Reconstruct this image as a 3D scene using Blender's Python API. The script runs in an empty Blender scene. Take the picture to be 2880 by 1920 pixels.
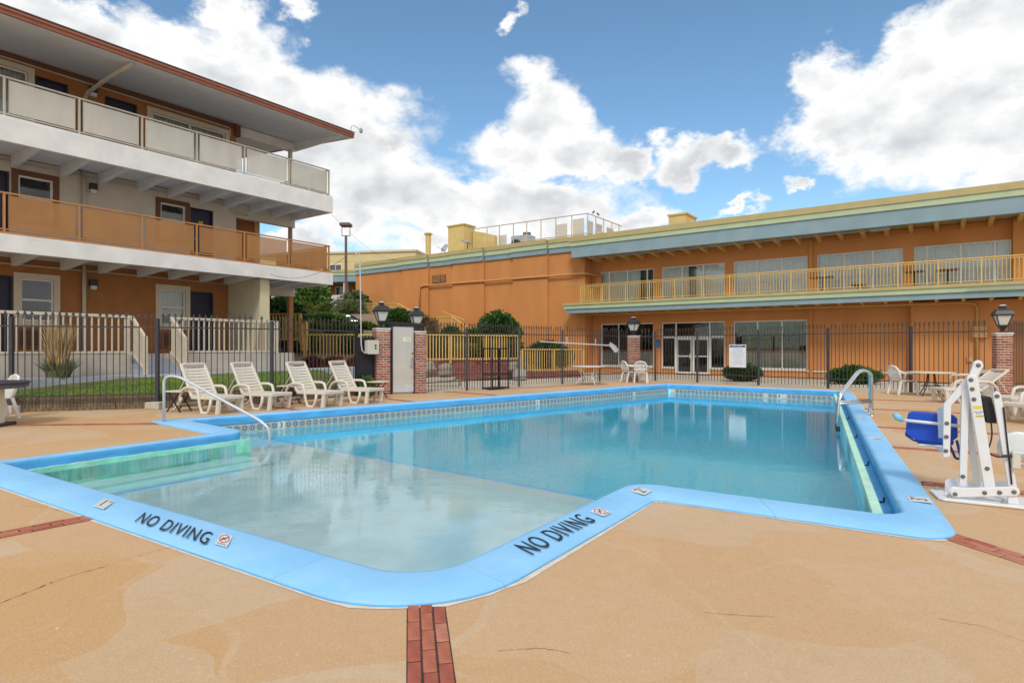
# Motel swimming pool between two painted buildings, cloudy bright daylight.
import bpy, bmesh, math, random
from mathutils import Vector, Matrix
from mathutils.geometry import tessellate_polygon
R = math.radians
random.seed(7)
scn = bpy.context.scene
col = scn.collection

# ------------------------------------------------------------------ camera
F, CX, HY, H = 1674.0, 1440.0, 976.0, 1.45          # photo pixels (2880 wide): focal length, centre, horizon; eye height
cam = bpy.data.objects.new('camera', bpy.data.cameras.new('camera')); col.objects.link(cam)
cam.data.sensor_width = 36; cam.data.lens = 36 * F / 2880
cam.data.shift_y = (HY - 960) / 2880
cam.data.clip_start = .05; cam.data.clip_end = 3000
cam.location = (0, 0, H); cam.rotation_euler = (R(90), 0, 0)
scn.camera = cam
def gnd(px, py, z=0):                                  # pixel -> point of the level z
    t = (H - z) * F / (py - HY)
    return ((px - CX) / F * t, t)

# ------------------------------------------------------------------ light
SUN_EL, SUN_AZ = 45, 186                               # azimuth clockwise from +Y (behind the camera, a little left)
sd = Vector((math.sin(R(SUN_AZ)) * math.cos(R(SUN_EL)), math.cos(R(SUN_AZ)) * math.cos(R(SUN_EL)), math.sin(R(SUN_EL))))
sun = bpy.data.objects.new('sun', bpy.data.lights.new('sun', 'SUN')); col.objects.link(sun)
sun.data.energy = 1.5; sun.data.angle = R(14); sun.data.color = (1, .95, .87)
sun.rotation_euler = (-sd).to_track_quat('-Z', 'Y').to_euler()
w = bpy.data.worlds.new('World'); scn.world = w; w.use_nodes = True
wn, wl = w.node_tree.nodes, w.node_tree.links
wn.clear()
SKY_STRENGTH = .14
def node(nt, typ, **kw):
    n = nt.nodes.new(typ)
    for k, v in kw.items():
        if k.startswith('i_'): n.inputs[int(k[2:])].default_value = v
        else: setattr(n, k, v)
    return n
def mth(nt, op, a, b=None, c=None, clamp=False):
    n = node(nt, 'ShaderNodeMath', operation=op, use_clamp=clamp)
    for k, v in enumerate((a, b, c)):
        if v is None: continue
        if isinstance(v, (int, float)): n.inputs[k].default_value = v
        else: nt.links.new(v, n.inputs[k])
    return n.outputs[0]
def vmth(nt, op, a, b=None):
    n = node(nt, 'ShaderNodeVectorMath', operation=op)
    for k, v in enumerate((a, b)):
        if v is None: continue
        if isinstance(v, tuple): n.inputs[k].default_value = v
        else: nt.links.new(v, n.inputs[k])
    return n.outputs['Value'] if op == 'LENGTH' else n.outputs[0]
def mrange(nt, v, a, b, c=0., d=1., smooth=False):
    n = node(nt, 'ShaderNodeMapRange', interpolation_type='SMOOTHSTEP' if smooth else 'LINEAR')
    nt.links.new(v, n.inputs[0])
    for k, x in zip((1, 2, 3, 4), (a, b, c, d)): n.inputs[k].default_value = x
    return n.outputs[0]
def mixc(nt, f, a, b, mode='MIX'):
    n = node(nt, 'ShaderNodeMix', data_type='RGBA', blend_type=mode)
    for k, v in ((0, f), (6, a), (7, b)):
        if isinstance(v, (int, float)): n.inputs[k].default_value = v
        elif isinstance(v, tuple): n.inputs[k].default_value = v if len(v) == 4 else v + (1,)
        else: nt.links.new(v, n.inputs[k])
    return n.outputs[2]
# clouds: azimuth/elevation ellipses (centres and radii in radians) broken up by noise, same field everywhere in the sky
cl_px = [(90, 30, 240, 75, 1), (520, 15, 110, 80, .95), (390, 145, 190, 95, 1), (560, 230, 190, 110, 1.1), (750, 340, 230, 125, 1.2), (900, 330, 90, 80, .9), (860, 450, 200, 110, 1.1),
         (690, 45, 62, 60, .7), (1165, 45, 55, 36, .55), (1690, 485, 80, 26, .7), (1815, 434, 40, 24, .6),
         (1255, 275, 115, 95, 1.05), (1210, 350, 150, 80, 1), (1330, 350, 110, 80, 1), (1425, 365, 60, 52, .9), (1010, 475, 220, 85, 1.05), (1220, 490, 240, 85, 1.05), (1430, 510, 180, 45, .8),
         (1560, 370, 85, 52, .95), (1680, 365, 110, 48, .9),
         (1880, 200, 95, 85, 1), (2010, 235, 130, 90, 1.1), (2140, 130, 130, 100, 1.1), (2300, 60, 150, 120, 1.2), (2210, 290, 230, 125, 1.3), (1910, 305, 120, 75, .95), (2070, 330, 170, 75, 1), (2380, 280, 170, 170, 1.2), (700, 568, 110, 52, .9), (1030, 570, 260, 55, .9)]
g = bpy.data.node_groups.new('cloud_density', 'ShaderNodeTree')
g.interface.new_socket('Vector', in_out='INPUT', socket_type='NodeSocketVector')
g.interface.new_socket('Density', in_out='OUTPUT', socket_type='NodeSocketFloat')
gi, go = node(g, 'NodeGroupInput'), node(g, 'NodeGroupOutput')
nrm = vmth(g, 'NORMALIZE', gi.outputs[0])
sx = node(g, 'ShaderNodeSeparateXYZ'); g.links.new(nrm, sx.inputs[0])
az = mth(g, 'ARCTAN2', sx.outputs[0], sx.outputs[1]); el = mth(g, 'ARCSINE', sx.outputs[2])
cmb = node(g, 'ShaderNodeCombineXYZ'); g.links.new(az, cmb.inputs[0]); g.links.new(el, cmb.inputs[1])
field = None
fd = F / 1.2245
st = vmth(g, 'MULTIPLY', nrm, (1, 1, 1.5))
wn1 = node(g, 'ShaderNodeTexNoise'); g.links.new(st, wn1.inputs['Vector'])
wn1.inputs['Scale'].default_value = 9; wn1.inputs['Detail'].default_value = 8; wn1.inputs['Roughness'].default_value = .62
wob = vmth(g, 'MULTIPLY', vmth(g, 'SUBTRACT', wn1.outputs['Color'], (.5, .5, .5)), (.20, .17, 0))
pos = vmth(g, 'ADD', cmb.outputs[0], wob)
for (px, py, rx, ry, pk_) in cl_px:
    X, Z = (px - 1176) / fd, (797 - py) / fd
    a, e = math.atan(X), math.atan(Z * math.cos(math.atan(X)))
    k = math.cos(a) ** 2; qx, qy = fd / rx / k, fd / ry / math.cos(a)
    n = node(g, 'ShaderNodeVectorMath', operation='MULTIPLY_ADD'); g.links.new(pos, n.inputs[0])
    n.inputs[1].default_value = (qx, qy, 0); n.inputs[2].default_value = (-a * qx, -e * qy, 0)
    d = mth(g, 'SUBTRACT', pk_, vmth(g, 'LENGTH', n.outputs[0]))
    field = d if field is None else mth(g, 'SMOOTH_MAX', field, d, .2)
n0 = node(g, 'ShaderNodeTexNoise'); g.links.new(st, n0.inputs['Vector'])
n0.inputs['Scale'].default_value = 2.2; n0.inputs['Detail'].default_value = 3
n1 = node(g, 'ShaderNodeTexNoise'); g.links.new(st, n1.inputs['Vector'])
n1.inputs['Scale'].default_value = 7.5; n1.inputs['Detail'].default_value = 11; n1.inputs['Roughness'].default_value = .56
n1.inputs['Distortion'].default_value = .1
# away from the placed clouds the cover goes on as broken cumulus of the same kind
az2 = mth(g, 'ABSOLUTE', az); far = mrange(g, az2, .72, 1.0)
up = mrange(g, el, .55, .75); out = mth(g, 'MAXIMUM', far, up)
cover = mth(g, 'MULTIPLY_ADD', n0.outputs[0], 6.0, -2.45)
fm = node(g, 'ShaderNodeMix', data_type='FLOAT')
g.links.new(out, fm.inputs[0]); g.links.new(field, fm.inputs[2]); g.links.new(cover, fm.inputs[3])
dens = mth(g, 'ADD', fm.outputs[0], mth(g, 'MULTIPLY_ADD', n1.outputs[0], 1.5, -.70))
g.links.new(dens, go.inputs[0])
nt = w.node_tree
tc = node(nt, 'ShaderNodeTexCoord')
def dens_at(off):
    gn = node(nt, 'ShaderNodeGroup', node_tree=g)
    nt.links.new(vmth(nt, 'ADD', tc.outputs['Generated'], off) if off else tc.outputs['Generated'], gn.inputs[0])
    return gn.outputs[0]
d0 = dens_at(None)
def nz(off_, sc, det):
    n = node(nt, 'ShaderNodeTexNoise'); n.inputs['Scale'].default_value = sc; n.inputs['Detail'].default_value = det; n.inputs['Roughness'].default_value = .55
    nt.links.new(vmth(nt, 'ADD', vmth(nt, 'MULTIPLY', tc.outputs['Generated'], (1, 1, 1.5)), off_), n.inputs['Vector']); return n.outputs[0]
big = mth(nt, 'SUBTRACT', nz((0, 0, 0), 4.5, 3), nz((-.03, 0, .10), 4.5, 3)); fine_ = mth(nt, 'SUBTRACT', nz((0, 0, 0), 13, 6), nz((-.012, 0, .035), 13, 6))
lit = mth(nt, 'ADD', mth(nt, 'MULTIPLY', big, 1.9), mth(nt, 'MULTIPLY', fine_, 1.5))
lit = mrange(nt, lit, -.46, .40, 0, 1)
rim = mrange(nt, d0, .15, .85, .7, .0, True)
lit = mth(nt, 'ADD', lit, rim, clamp=True)
cover = mrange(nt, d0, -.07, .44, 0, 1, True)
sky = node(nt, 'ShaderNodeTexSky', sky_type='NISHITA', sun_disc=False, sun_elevation=R(SUN_EL), sun_rotation=R(SUN_AZ), air_density=1.0, dust_density=.25, ozone_density=1.5)
skyc = mixc(nt, 1.0, sky.outputs[0], (.76, .93, .95), 'MULTIPLY')
cloudc = mixc(nt, lit, (3.75, 3.86, 4.08), (6.0, 6.0, 5.95))
final = mixc(nt, cover, skyc, cloudc)
bg = node(nt, 'ShaderNodeBackground'); nt.links.new(final, bg.inputs[0]); bg.inputs[1].default_value = SKY_STRENGTH
wo = node(nt, 'ShaderNodeOutputWorld'); nt.links.new(bg.outputs[0], wo.inputs[0])
w.cycles.sampling_method = 'MANUAL'; w.cycles.sample_map_resolution = 512
vs = scn.view_settings
vs.view_transform = 'Standard'; vs.look = 'None'; vs.exposure = 0.32; vs.gamma = 1; vs.use_curve_mapping = False
scn.cycles.use_denoising = True
scn.cycles.max_bounces = 10; scn.cycles.transmission_bounces = 8; scn.cycles.transparent_max_bounces = 12
scn.cycles.blur_glossy = .6; scn.cycles.sample_clamp_indirect = 6

# ------------------------------------------------------------------ helpers
MATS = {}
def mat(name, c, rough=.7, var=.12, scale=6., bump=.0, bscale=60., metal=0., spec=.4, c2=None, streak=0., coat=0.):
    """procedural paint/stone/metal: colour with two scales of noise, optional dirt tint c2, fine relief"""
    if name in MATS: return MATS[name]
    m = bpy.data.materials.new(name); m.use_nodes = True; MATS[name] = m
    t = m.node_tree; b = t.nodes['Principled BSDF']
    tcn = node(t, 'ShaderNodeTexCoord')
    na = node(t, 'ShaderNodeTexNoise'); na.inputs['Scale'].default_value = scale; na.inputs['Detail'].default_value = 5
    vec = tcn.outputs['Object']
    if streak: vec = vmth(t, 'MULTIPLY', vec, (1, 1, streak))
    t.links.new(vec, na.inputs['Vector'])
    lo = tuple(max(0, x * (1 - var)) for x in c); hi = tuple(x * (1 + var) for x in c)
    cc = mixc(t, mrange(t, na.outputs[0], .3, .7), lo, hi)
    if c2:
        nb = node(t, 'ShaderNodeTexNoise'); nb.inputs['Scale'].default_value = scale * .45; nb.inputs['Detail'].default_value = 8
        nb.inputs['Roughness'].default_value = .7; t.links.new(vec, nb.inputs['Vector'])
        cc = mixc(t, mrange(t, nb.outputs[0], .55, .75, 0, .8), cc, c2)
    t.links.new(cc, b.inputs['Base Color'])
    b.inputs['Roughness'].default_value = rough; b.inputs['Metallic'].default_value = metal
    b.inputs['Specular IOR Level'].default_value = spec; b.inputs['Coat Weight'].default_value = coat
    if bump:
        nc = node(t, 'ShaderNodeTexNoise'); nc.inputs['Scale'].default_value = bscale; nc.inputs['Detail'].default_value = 4
        t.links.new(tcn.outputs['Object'], nc.inputs['Vector'])
        bp = node(t, 'ShaderNodeBump'); bp.inputs['Strength'].default_value = bump; bp.inputs['Distance'].default_value = .02
        t.links.new(nc.outputs[0], bp.inputs['Height']); t.links.new(bp.outputs[0], b.inputs['Normal'])
    return m

class MB:
    """collects faces; build() links ONE mesh object"""
    def __init__(s): s.v = []; s.f = []
    def add(s, vs_, fs_):
        o = len(s.v); s.v += [tuple(x) for x in vs_]; s.f += [tuple(i + o for i in f) for f in fs_]; return s
    def box(s, x0, x1, y0, y1, z0, z1):
        return s.add([(x0, y0, z0), (x1, y0, z0), (x1, y1, z0), (x0, y1, z0), (x0, y0, z1), (x1, y0, z1), (x1, y1, z1), (x0, y1, z1)],
                     [(0, 3, 2, 1), (4, 5, 6, 7), (0, 1, 5, 4), (1, 2, 6, 5), (2, 3, 7, 6), (3, 0, 4, 7)])
    def bar(s, p, q, wd, ht, up=(0, 0, 1)):
        p, q = Vector(p), Vector(q); d = (q - p).normalized(); u = Vector(up)
        if abs(d.dot(u)) > .99: u = Vector((0, 1, 0))
        a = d.cross(u).normalized(); b = a.cross(d).normalized(); a = a * wd / 2; b = b * ht / 2
        return s.add([p - a - b, p + a - b, p + a + b, p - a + b, q - a - b, q + a - b, q + a + b, q - a + b],
                     [(0, 1, 2, 3), (7, 6, 5, 4), (0, 4, 5, 1), (1, 5, 6, 2), (2, 6, 7, 3), (3, 7, 4, 0)])
    def tube(s, pts, r, n=8, cap=True):
        pts = [Vector(p) for p in pts]; rings = []; prev = None
        rr = r if isinstance(r, (list, tuple)) else [r] * len(pts)
        for i, p in enumerate(pts):
            d = (pts[min(i + 1, len(pts) - 1)] - pts[max(i - 1, 0)]).normalized()
            if prev is None:
                u = Vector((0, 0, 1)) if abs(d.z) < .9 else Vector((1, 0, 0)); a = d.cross(u).normalized()
            else: a = (prev - d * prev.dot(d)).normalized()
            prev = a; b = d.cross(a)
            rings.append([p + (a * math.cos(k * 2 * math.pi / n) + b * math.sin(k * 2 * math.pi / n)) * rr[i] for k in range(n)])
        fs_ = [(i * n + k, i * n + (k + 1) % n, (i + 1) * n + (k + 1) % n, (i + 1) * n + k) for i in range(len(pts) - 1) for k in range(n)]
        if cap: fs_ += [tuple(range(n - 1, -1, -1)), tuple((len(pts) - 1) * n + k for k in range(n))]
        return s.add([v for rg in rings for v in rg], fs_)
    def lathe(s, prof, n=16, c=(0, 0, 0)):
        vs_ = [(c[0] + r * math.cos(2 * math.pi * k / n), c[1] + r * math.sin(2 * math.pi * k / n), c[2] + z) for r, z in prof for k in range(n)]
        m_ = len(prof)
        fs_ = [(i * n + k, i * n + (k + 1) % n, (i + 1) * n + (k + 1) % n, (i + 1) * n + k) for i in range(m_ - 1) for k in range(n)]
        fs_ += [tuple(range(n - 1, -1, -1)), tuple((m_ - 1) * n + k for k in range(n))]
        return s.add(vs_, fs_)
    def prism(s, poly, z0, z1, ax='z'):
        """polygon extruded along ax; poly in the two other axes (x,y / x,z for y / y,z for x)"""
        n = len(poly)
        def P(a, b, c): return {'z': (a, b, c), 'y': (a, c, b), 'x': (c, a, b)}[ax]
        return s.add([P(a, b, z0) for a, b in poly] + [P(a, b, z1) for a, b in poly],
                     [tuple(range(n - 1, -1, -1)), tuple(range(n, 2 * n))] + [(k, (k + 1) % n, n + (k + 1) % n, n + k) for k in range(n)])
    def mesh(s, name, m, smooth=False, bevel=0., seg=1, fix=True):
        me = bpy.data.meshes.new(name); me.from_pydata(s.v, [], s.f)
        bm = bmesh.new(); bm.from_mesh(me)
        if fix: bmesh.ops.recalc_face_normals(bm, faces=bm.faces)
        if bevel: bmesh.ops.bevel(bm, geom=list(bm.edges), offset=bevel, segments=seg, profile=.6, affect='EDGES', clamp_overlap=True)
        bm.to_mesh(me); bm.free()
        if m: me.materials.append(m)
        if smooth:
            for p in me.polygons: p.use_smooth = True
        return me
    def build(s, name, m, parent=None, smooth=False, bevel=0., seg=1, loc=None, fix=True):
        return link(name, s.mesh(name, m, smooth, bevel, seg, fix), parent, loc)
def link(name, me, parent=None, loc=None, rot=None, scale=None):
    o = bpy.data.objects.new(name, me); col.objects.link(o)
    if parent: o.parent = parent
    if loc: o.location = loc
    if rot: o.rotation_euler = rot
    if scale: o.scale = scale
    return o
def tag(o, label, cat=None, group=None, kind=None):
    o['label'] = label
    if cat: o['category'] = cat
    if group: o['group'] = group
    if kind: o['kind'] = kind
    return o
def thing(name, label, cat, loc=(0, 0, 0), rz=0., group=None):
    o = bpy.data.objects.new(name, None); col.objects.link(o); o.empty_display_size = .2
    o.location = loc; o.rotation_euler = (0, 0, rz)
    return tag(o, label, cat, group)
def structure(o): o['kind'] = 'structure'; return o
def copy_tree(o, parent=None, label=None, loc=None, rz=None):
    c = o.copy(); col.objects.link(c)
    if parent: c.parent = parent
    if label: c['label'] = label
    if loc: c.location = loc
    if rz is not None: c.rotation_euler = (0, 0, rz)
    for ch in [x for x in scn.objects if x.parent == o]: copy_tree(ch, c)
    return c
def off(p, d, t): return (p[0] + d[0] * t, p[1] + d[1] * t)
def unit(a, b):
    l = math.hypot(b[0] - a[0], b[1] - a[1]); return ((b[0] - a[0]) / l, (b[1] - a[1]) / l)
def isect(p, d, q, e):
    k = d[0] * e[1] - d[1] * e[0]; t = ((q[0] - p[0]) * e[1] - (q[1] - p[1]) * e[0]) / k
    return (p[0] + d[0] * t, p[1] + d[1] * t)
def fillet(poly, rad, n=8):
    """rounded closed polygon; the same number of points per corner so two outlines can be bridged"""
    out = []; N = len(poly)
    for i in range(N):
        a, p, b = Vector(poly[i - 1]), Vector(poly[i]), Vector(poly[(i + 1) % N]); r = rad[i]
        u, v = (a - p).normalized(), (b - p).normalized(); ang = u.angle(v)
        t = r / math.tan(ang / 2); p0, p1 = p + u * t, p + v * t
        cen = p + (u + v).normalized() * (r / math.sin(ang / 2))
        a0 = math.atan2(p0.y - cen.y, p0.x - cen.x); da = math.atan2(p1.y - cen.y, p1.x - cen.x) - a0
        while da > math.pi: da -= 2 * math.pi
        while da < -math.pi: da += 2 * math.pi
        for k in range(n + 1): out.append((cen.x + r * math.cos(a0 + da * k / n), cen.y + r * math.sin(a0 + da * k / n)))
    return out
def sheet(name, rings, z, m, parent=None):
    """flat sheet with holes (rings[1:])"""
    tri = tessellate_polygon([[Vector((x, y, 0)) for x, y in r] for r in rings])
    pts = [p for r in rings for p in r]
    me = bpy.data.meshes.new(name)
    me.from_pydata([(x, y, z(x, y) if callable(z) else z) for x, y in pts], [], [tuple(t) for t in tri])
    bm = bmesh.new(); bm.from_mesh(me); bmesh.ops.recalc_face_normals(bm, faces=bm.faces)
    if sum(f.normal.z for f in bm.faces) < 0: bmesh.ops.reverse_faces(bm, faces=bm.faces)
    bm.to_mesh(me); bm.free(); me.materials.append(m)
    return link(name, me, parent)

# ------------------------------------------------------------------ deck material
def deck_material():
    m = bpy.data.materials.new('exposed_aggregate'); m.use_nodes = True
    t = m.node_tree; b = t.nodes['Principled BSDF']; tcn = node(t, 'ShaderNodeTexCoord'); P = tcn.outputs['Object']
    def noise(s, d=4, r=.5):
        n = node(t, 'ShaderNodeTexNoise'); n.inputs['Scale'].default_value = s; n.inputs['Detail'].default_value = d; n.inputs['Roughness'].default_value = r
        t.links.new(P, n.inputs['Vector']); return n
    wob = noise(.9, 1)
    warp = vmth(t, 'ADD', P, vmth(t, 'MULTIPLY', wob.outputs['Color'], (1.1, 1.1, 0)))
    def vor(feature, s):
        v = node(t, 'ShaderNodeTexVoronoi', feature=feature, voronoi_dimensions='2D'); v.inputs['Scale'].default_value = s
        t.links.new(warp, v.inputs['Vector']); return v
    cell = vor('F1', .62); edge = vor('DISTANCE_TO_EDGE', .62)
    rnd = node(t, 'ShaderNodeSeparateColor'); t.links.new(cell.outputs['Color'], rnd.inputs[0])
    tan = mixc(t, mrange(t, rnd.outputs[0], .25, .75), (.61, .37, .185), (.61, .445, .30))
    sh = vmth(t, 'ADD', warp, (37.3, 11.9, 0))
    v2 = node(t, 'ShaderNodeTexVoronoi', feature='F1', voronoi_dimensions='2D'); v2.inputs['Scale'].default_value = .85; t.links.new(sh, v2.inputs['Vector'])
    r2 = node(t, 'ShaderNodeSeparateColor'); t.links.new(v2.outputs['Color'], r2.inputs[0])
    tan = mixc(t, mrange(t, r2.outputs[1], .60, .64, 0, .62), tan, (.60, .46, .33))
    tan = mixc(t, mrange(t, r2.outputs[2], .72, .76, 0, .5), tan, (.58, .315, .125))
    big = noise(.35, 4)
    tan = mixc(t, mrange(t, big.outputs[0], .35, .7, 0, .6), tan, (.55, .355, .18))
    lmask = noise(1.3, 2)
    line = mth(t, 'MULTIPLY', mrange(t, edge.outputs['Distance'], .005, .018, .55, 0, True), mrange(t, lmask.outputs[0], .45, .6, .15, 1))
    tan = mixc(t, line, tan, (.62, .46, .32))
    mid = noise(7, 6, .7)
    tan = mixc(t, mrange(t, mid.outputs[0], .3, .75, .0, .45), tan, (.50, .31, .15))
    grit = node(t, 'ShaderNodeTexVoronoi', feature='F1'); grit.inputs['Scale'].default_value = 190
    t.links.new(P, grit.inputs['Vector'])
    gs = node(t, 'ShaderNodeSeparateColor'); t.links.new(grit.outputs['Color'], gs.inputs[0])
    tan = mixc(t, mrange(t, gs.outputs[0], .0, 1, -.0, .24), tan, (.32, .19, .09))
    tan = mixc(t, mrange(t, gs.outputs[1], .75, .98, .0, .26), tan, (.78, .62, .45))
    spot = noise(19, 3, .6)
    tan = mixc(t, mrange(t, spot.outputs[0], .69, .74, 0, .65, True), tan, (.70, .58, .46))
    t.links.new(tan, b.inputs['Base Color'])
    b.inputs['Roughness'].default_value = .85; b.inputs['Specular IOR Level'].default_value = .25
    bp = node(t, 'ShaderNodeBump'); bp.inputs['Strength'].default_value = .35; bp.inputs['Distance'].default_value = .004
    t.links.new(grit.outputs['Distance'], bp.inputs['Height']); t.links.new(bp.outputs[0], b.inputs['Normal'])
    return m
def paint_blue():
    m = bpy.data.materials.new('blue_pool_paint'); m.use_nodes = True; t = m.node_tree; b = t.nodes['Principled BSDF']; tcn = node(t, 'ShaderNodeTexCoord'); P = tcn.outputs['Object']
    def noise(s, d=4, r=.5):
        n = node(t, 'ShaderNodeTexNoise'); n.inputs['Scale'].default_value = s; n.inputs['Detail'].default_value = d; n.inputs['Roughness'].default_value = r
        t.links.new(P, n.inputs['Vector']); return n.outputs[0]
    c = mixc(t, mrange(t, noise(1.1, 6, .6), .35, .68), (.225, .515, .82), (.30, .58, .85))
    c = mixc(t, mrange(t, noise(5.5, 6, .7), .56, .74, 0, .5), c, (.34, .60, .82))
    c = mixc(t, mrange(t, noise(21, 5, .65), .66, .70, 0, .55), c, (.50, .70, .84))
    c = mixc(t, mrange(t, noise(33, 4, .6), .705, .73, 0, .6), c, (.20, .26, .32))
    t.links.new(c, b.inputs['Base Color']); b.inputs['Roughness'].default_value = .6; b.inputs['Specular IOR Level'].default_value = .3
    bp = node(t, 'ShaderNodeBump'); bp.inputs['Strength'].default_value = .28; bp.inputs['Distance'].default_value = .01; t.links.new(noise(26, 6, .65), bp.inputs['Height']); t.links.new(bp.outputs[0], b.inputs['Normal'])
    return m
def paint_deep():
    return mat('blue_gutter_paint', (.105, .43, .80), .5, .16, 2.5, .25, 30, spec=.3, c2=(.05, .30, .64), streak=3)
DECK = deck_material(); COPE = paint_blue(); COPE2 = paint_deep()

# ------------------------------------------------------------------ pool outline (metres)
dA, dR, dF = (.738, .674), (.457, .889), (.786, -.618)
wl_A, wr_A = (-4.97, 12.79), (3.36, 5.53)               # points of the left wall and of the right wall (water side)
W_far_l = (5.99, 22.8)
W_far_r = isect(wr_A, dR, W_far_l, dF)
o_near_l, o_nose, o_fl = gnd(462, 1191, .03), gnd(601, 1217, .04), (-6.69, 7.06)
o_front = gnd(978, 1686, .045); dfr = unit(gnd(0, 1358, .045), o_front)
o_br, dbr = gnd(1553, 1558.5, .045), unit(gnd(1553, 1558.5, .045), gnd(1844, 1394, .045))
o_notch = gnd(1844, 1394, .045)
o_nr = gnd(2414, 1474, .045); dnr = unit(o_notch, o_nr)
o_right = gnd(2582, 1345, .045)
o_bottom = isect(o_front, dfr, o_br, dbr); o_nearr = isect(o_nr, dnr, o_right, dR)
nA = (-dA[1], dA[0])                                    # away from the pool on the left wall
o_left = isect(off(wl_A, nA, .45), dA, o_near_l, unit(o_nose, o_near_l))
nF = (-dF[1], dF[0])
o_far_l = isect(off(wl_A, nA, .45), dA, off(W_far_l, nF, .45), dF)
o_far_r = isect(o_right, dR, off(W_far_l, nF, .45), dF)
O = [o_left, o_nose, o_fl, o_bottom, o_notch, o_nearr, o_far_r, o_far_l]
Orad = [.15, .12, .18, .86, .1, .3, .25, .3]
wid = [.45, .22, .44, .42, .48, .31, .45, .45]           # coping widths of edges i -> i+1: near-left, bay-left, front, bay-right, near-right, right, far, left
def inset(poly, wd):
    N = len(poly); lines = []
    for i in range(N):
        d = unit(poly[i], poly[(i + 1) % N]); n = (-d[1], d[0])          # outline runs counter-clockwise: left is inside
        lines.append((off(poly[i], n, wd[i]), d))
    return [isect(*lines[i - 1], *lines[i]) for i in range(N)]
area = sum(O[i][0] * O[(i + 1) % 8][1] - O[(i + 1) % 8][0] * O[i][1] for i in range(8))
assert area > 0
CI = inset(O, wid)                                       # inner edge of the coping
gut = [.0, .16, .0, .0, .0, .18, .0, .0]                 # gutter + lip on the bay's left side and along the right wall
Wl = inset(O, [a + b + .015 for a, b in zip(wid, gut)])  # pool wall
NF = 10
Of = fillet(O, Orad, NF); Cf = fillet(CI, [.3, .28, .12, .42, .3, .22, .2, .12], NF)
Wf = fillet(Wl, [.3, .3, .05, .42, .3, .06, .06, .1], NF)

# deck sheet with the pool cut out, plain ground beyond
XO, YO, NG = -30, -14, 0
deck_out = [(-34, -16), (34, -16), (34, 9), (14.5, 17.55), (5.45, 26.3), (3.6, 24.7), (-1.52, 20.05), (-2.8, 18.6), (-4.1, 18.55), (-6.24, 15.62), (-8.4, 14.3), (-11.1, 13.4), (-16, 11.6), (-34, 5)]
deck = structure(sheet('pool_deck', [deck_out, Of], 0, DECK))
tag(deck, 'tan exposed aggregate pool deck with faint flagstone shapes')
gm = mat('ground_concrete', (.50, .43, .34), .9, .12, .6, .3, 60)
ground = structure(sheet('ground', [[(-900, -900), (900, -900), (900, 900), (-900, 900)], [(x * .992, y * .992) for x, y in deck_out]], -.03, gm))
tag(ground, 'grey concrete ground around and behind the pool area')

# ------------------------------------------------------------------ pool: shell, floor, water
pool = thing('swimming_pool', 'large painted swimming pool with light blue coping and a shallow bay', 'pool', (0, 7, 0))
def PL(vs_): return [(x, y - 7, z) for x, y, z in vs_]
ZW = -.30
def strip(path_a, za, path_b, zb, closed=True):
    n = len(path_a); mb = MB()
    mb.add(PL([(x, y, za) for x, y in path_a] + [(x, y, zb) for x, y in path_b]),
           [(k, (k + 1) % n, n + (k + 1) % n, n + k) for k in range(n if closed else n - 1)]); return mb
plaster = mat('pool_plaster', (.73, .77, .76), .8, .08, 2.5, .1, 30)
def mosaic(name, c1, c2, grout, sc):
    m = bpy.data.materials.new(name); m.use_nodes = True; t = m.node_tree; b = t.nodes['Principled BSDF']
    tcn = node(t, 'ShaderNodeTexCoord')
    rot = node(t, 'ShaderNodeMapping'); rot.inputs['Rotation'].default_value = (0, 0, R(-43)); t.links.new(tcn.outputs['Object'], rot.inputs[0])
    br = node(t, 'ShaderNodeTexBrick', offset=0); br.inputs['Scale'].default_value = sc
    br.inputs['Brick Width'].default_value = .5; br.inputs['Row Height'].default_value = .5; br.inputs['Mortar Size'].default_value = .05
    for k, c in zip(('Color1', 'Color2', 'Mortar'), (c1, c2, grout)): br.inputs[k].default_value = c + (1,)
    t.links.new(rot.outputs[0], br.inputs['Vector'])
    n = node(t, 'ShaderNodeTexNoise'); n.inputs['Scale'].default_value = .8; t.links.new(tcn.outputs['Object'], n.inputs['Vector'])
    t.links.new(mixc(t, mrange(t, n.outputs[0], .35, .65, 0, .35), br.outputs[0], c2), b.inputs['Base Color']); b.inputs['Roughness'].default_value = .5
    return m
mos = mosaic('blue_mosaic', (.24, .76, .90), (.40, .88, .96), (.74, .96, .97), 9)
strip(Wf, -.139, Wf, -3.2).build('pool_wall', mos, pool)
# shallow shelf (the bay and a strip of the main basin) and the deep floor
sA, sB = gnd(735, 1262, -.62), gnd(1604, 1427, -.62); ds = unit(sA, sB)
sL = isect(sA, ds, off(wl_A, nA, .2), dA); sR = isect(sA, ds, off(CI[4], (0, -1), .6), dnr)
shelf_poly = [sL, (sL[0] - .8, sL[1] - 1.2), (-8.5, 7.2), (-.9, 2.3), (sR[0] + .2, sR[1] - 1.2), sR]
ZS = -.80
mb = MB(); n = len(shelf_poly)
mb.add(PL([(x, y, ZS) for x, y in shelf_poly] + [(x, y, -3.2) for x, y in shelf_poly]), [tuple(range(n))] + [(k, (k + 1) % n, n + (k + 1) % n, n + k) for k in range(n)])
mb.build('shallow_floor', plaster, pool)
nds = (-ds[1], ds[0])
mb = MB(); a0, a1 = off(sL, ds, .05), sR; b0, b1 = off(a0, nds, -.10), off(a1, nds, -.10)
mb.prism([(p[0], p[1] - 7) for p in (off(a0, nds, .012), off(a1, nds, .012), b1, b0)], ZS - .05, ZS + .006)
mb.build('step_edge', mat('blue_step_edge', (.22, .66, .95), .6, .1), pool)
fl = [(-9, 10), (4, 2), (14, 17), (8, 27), (2, 23)]
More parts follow.
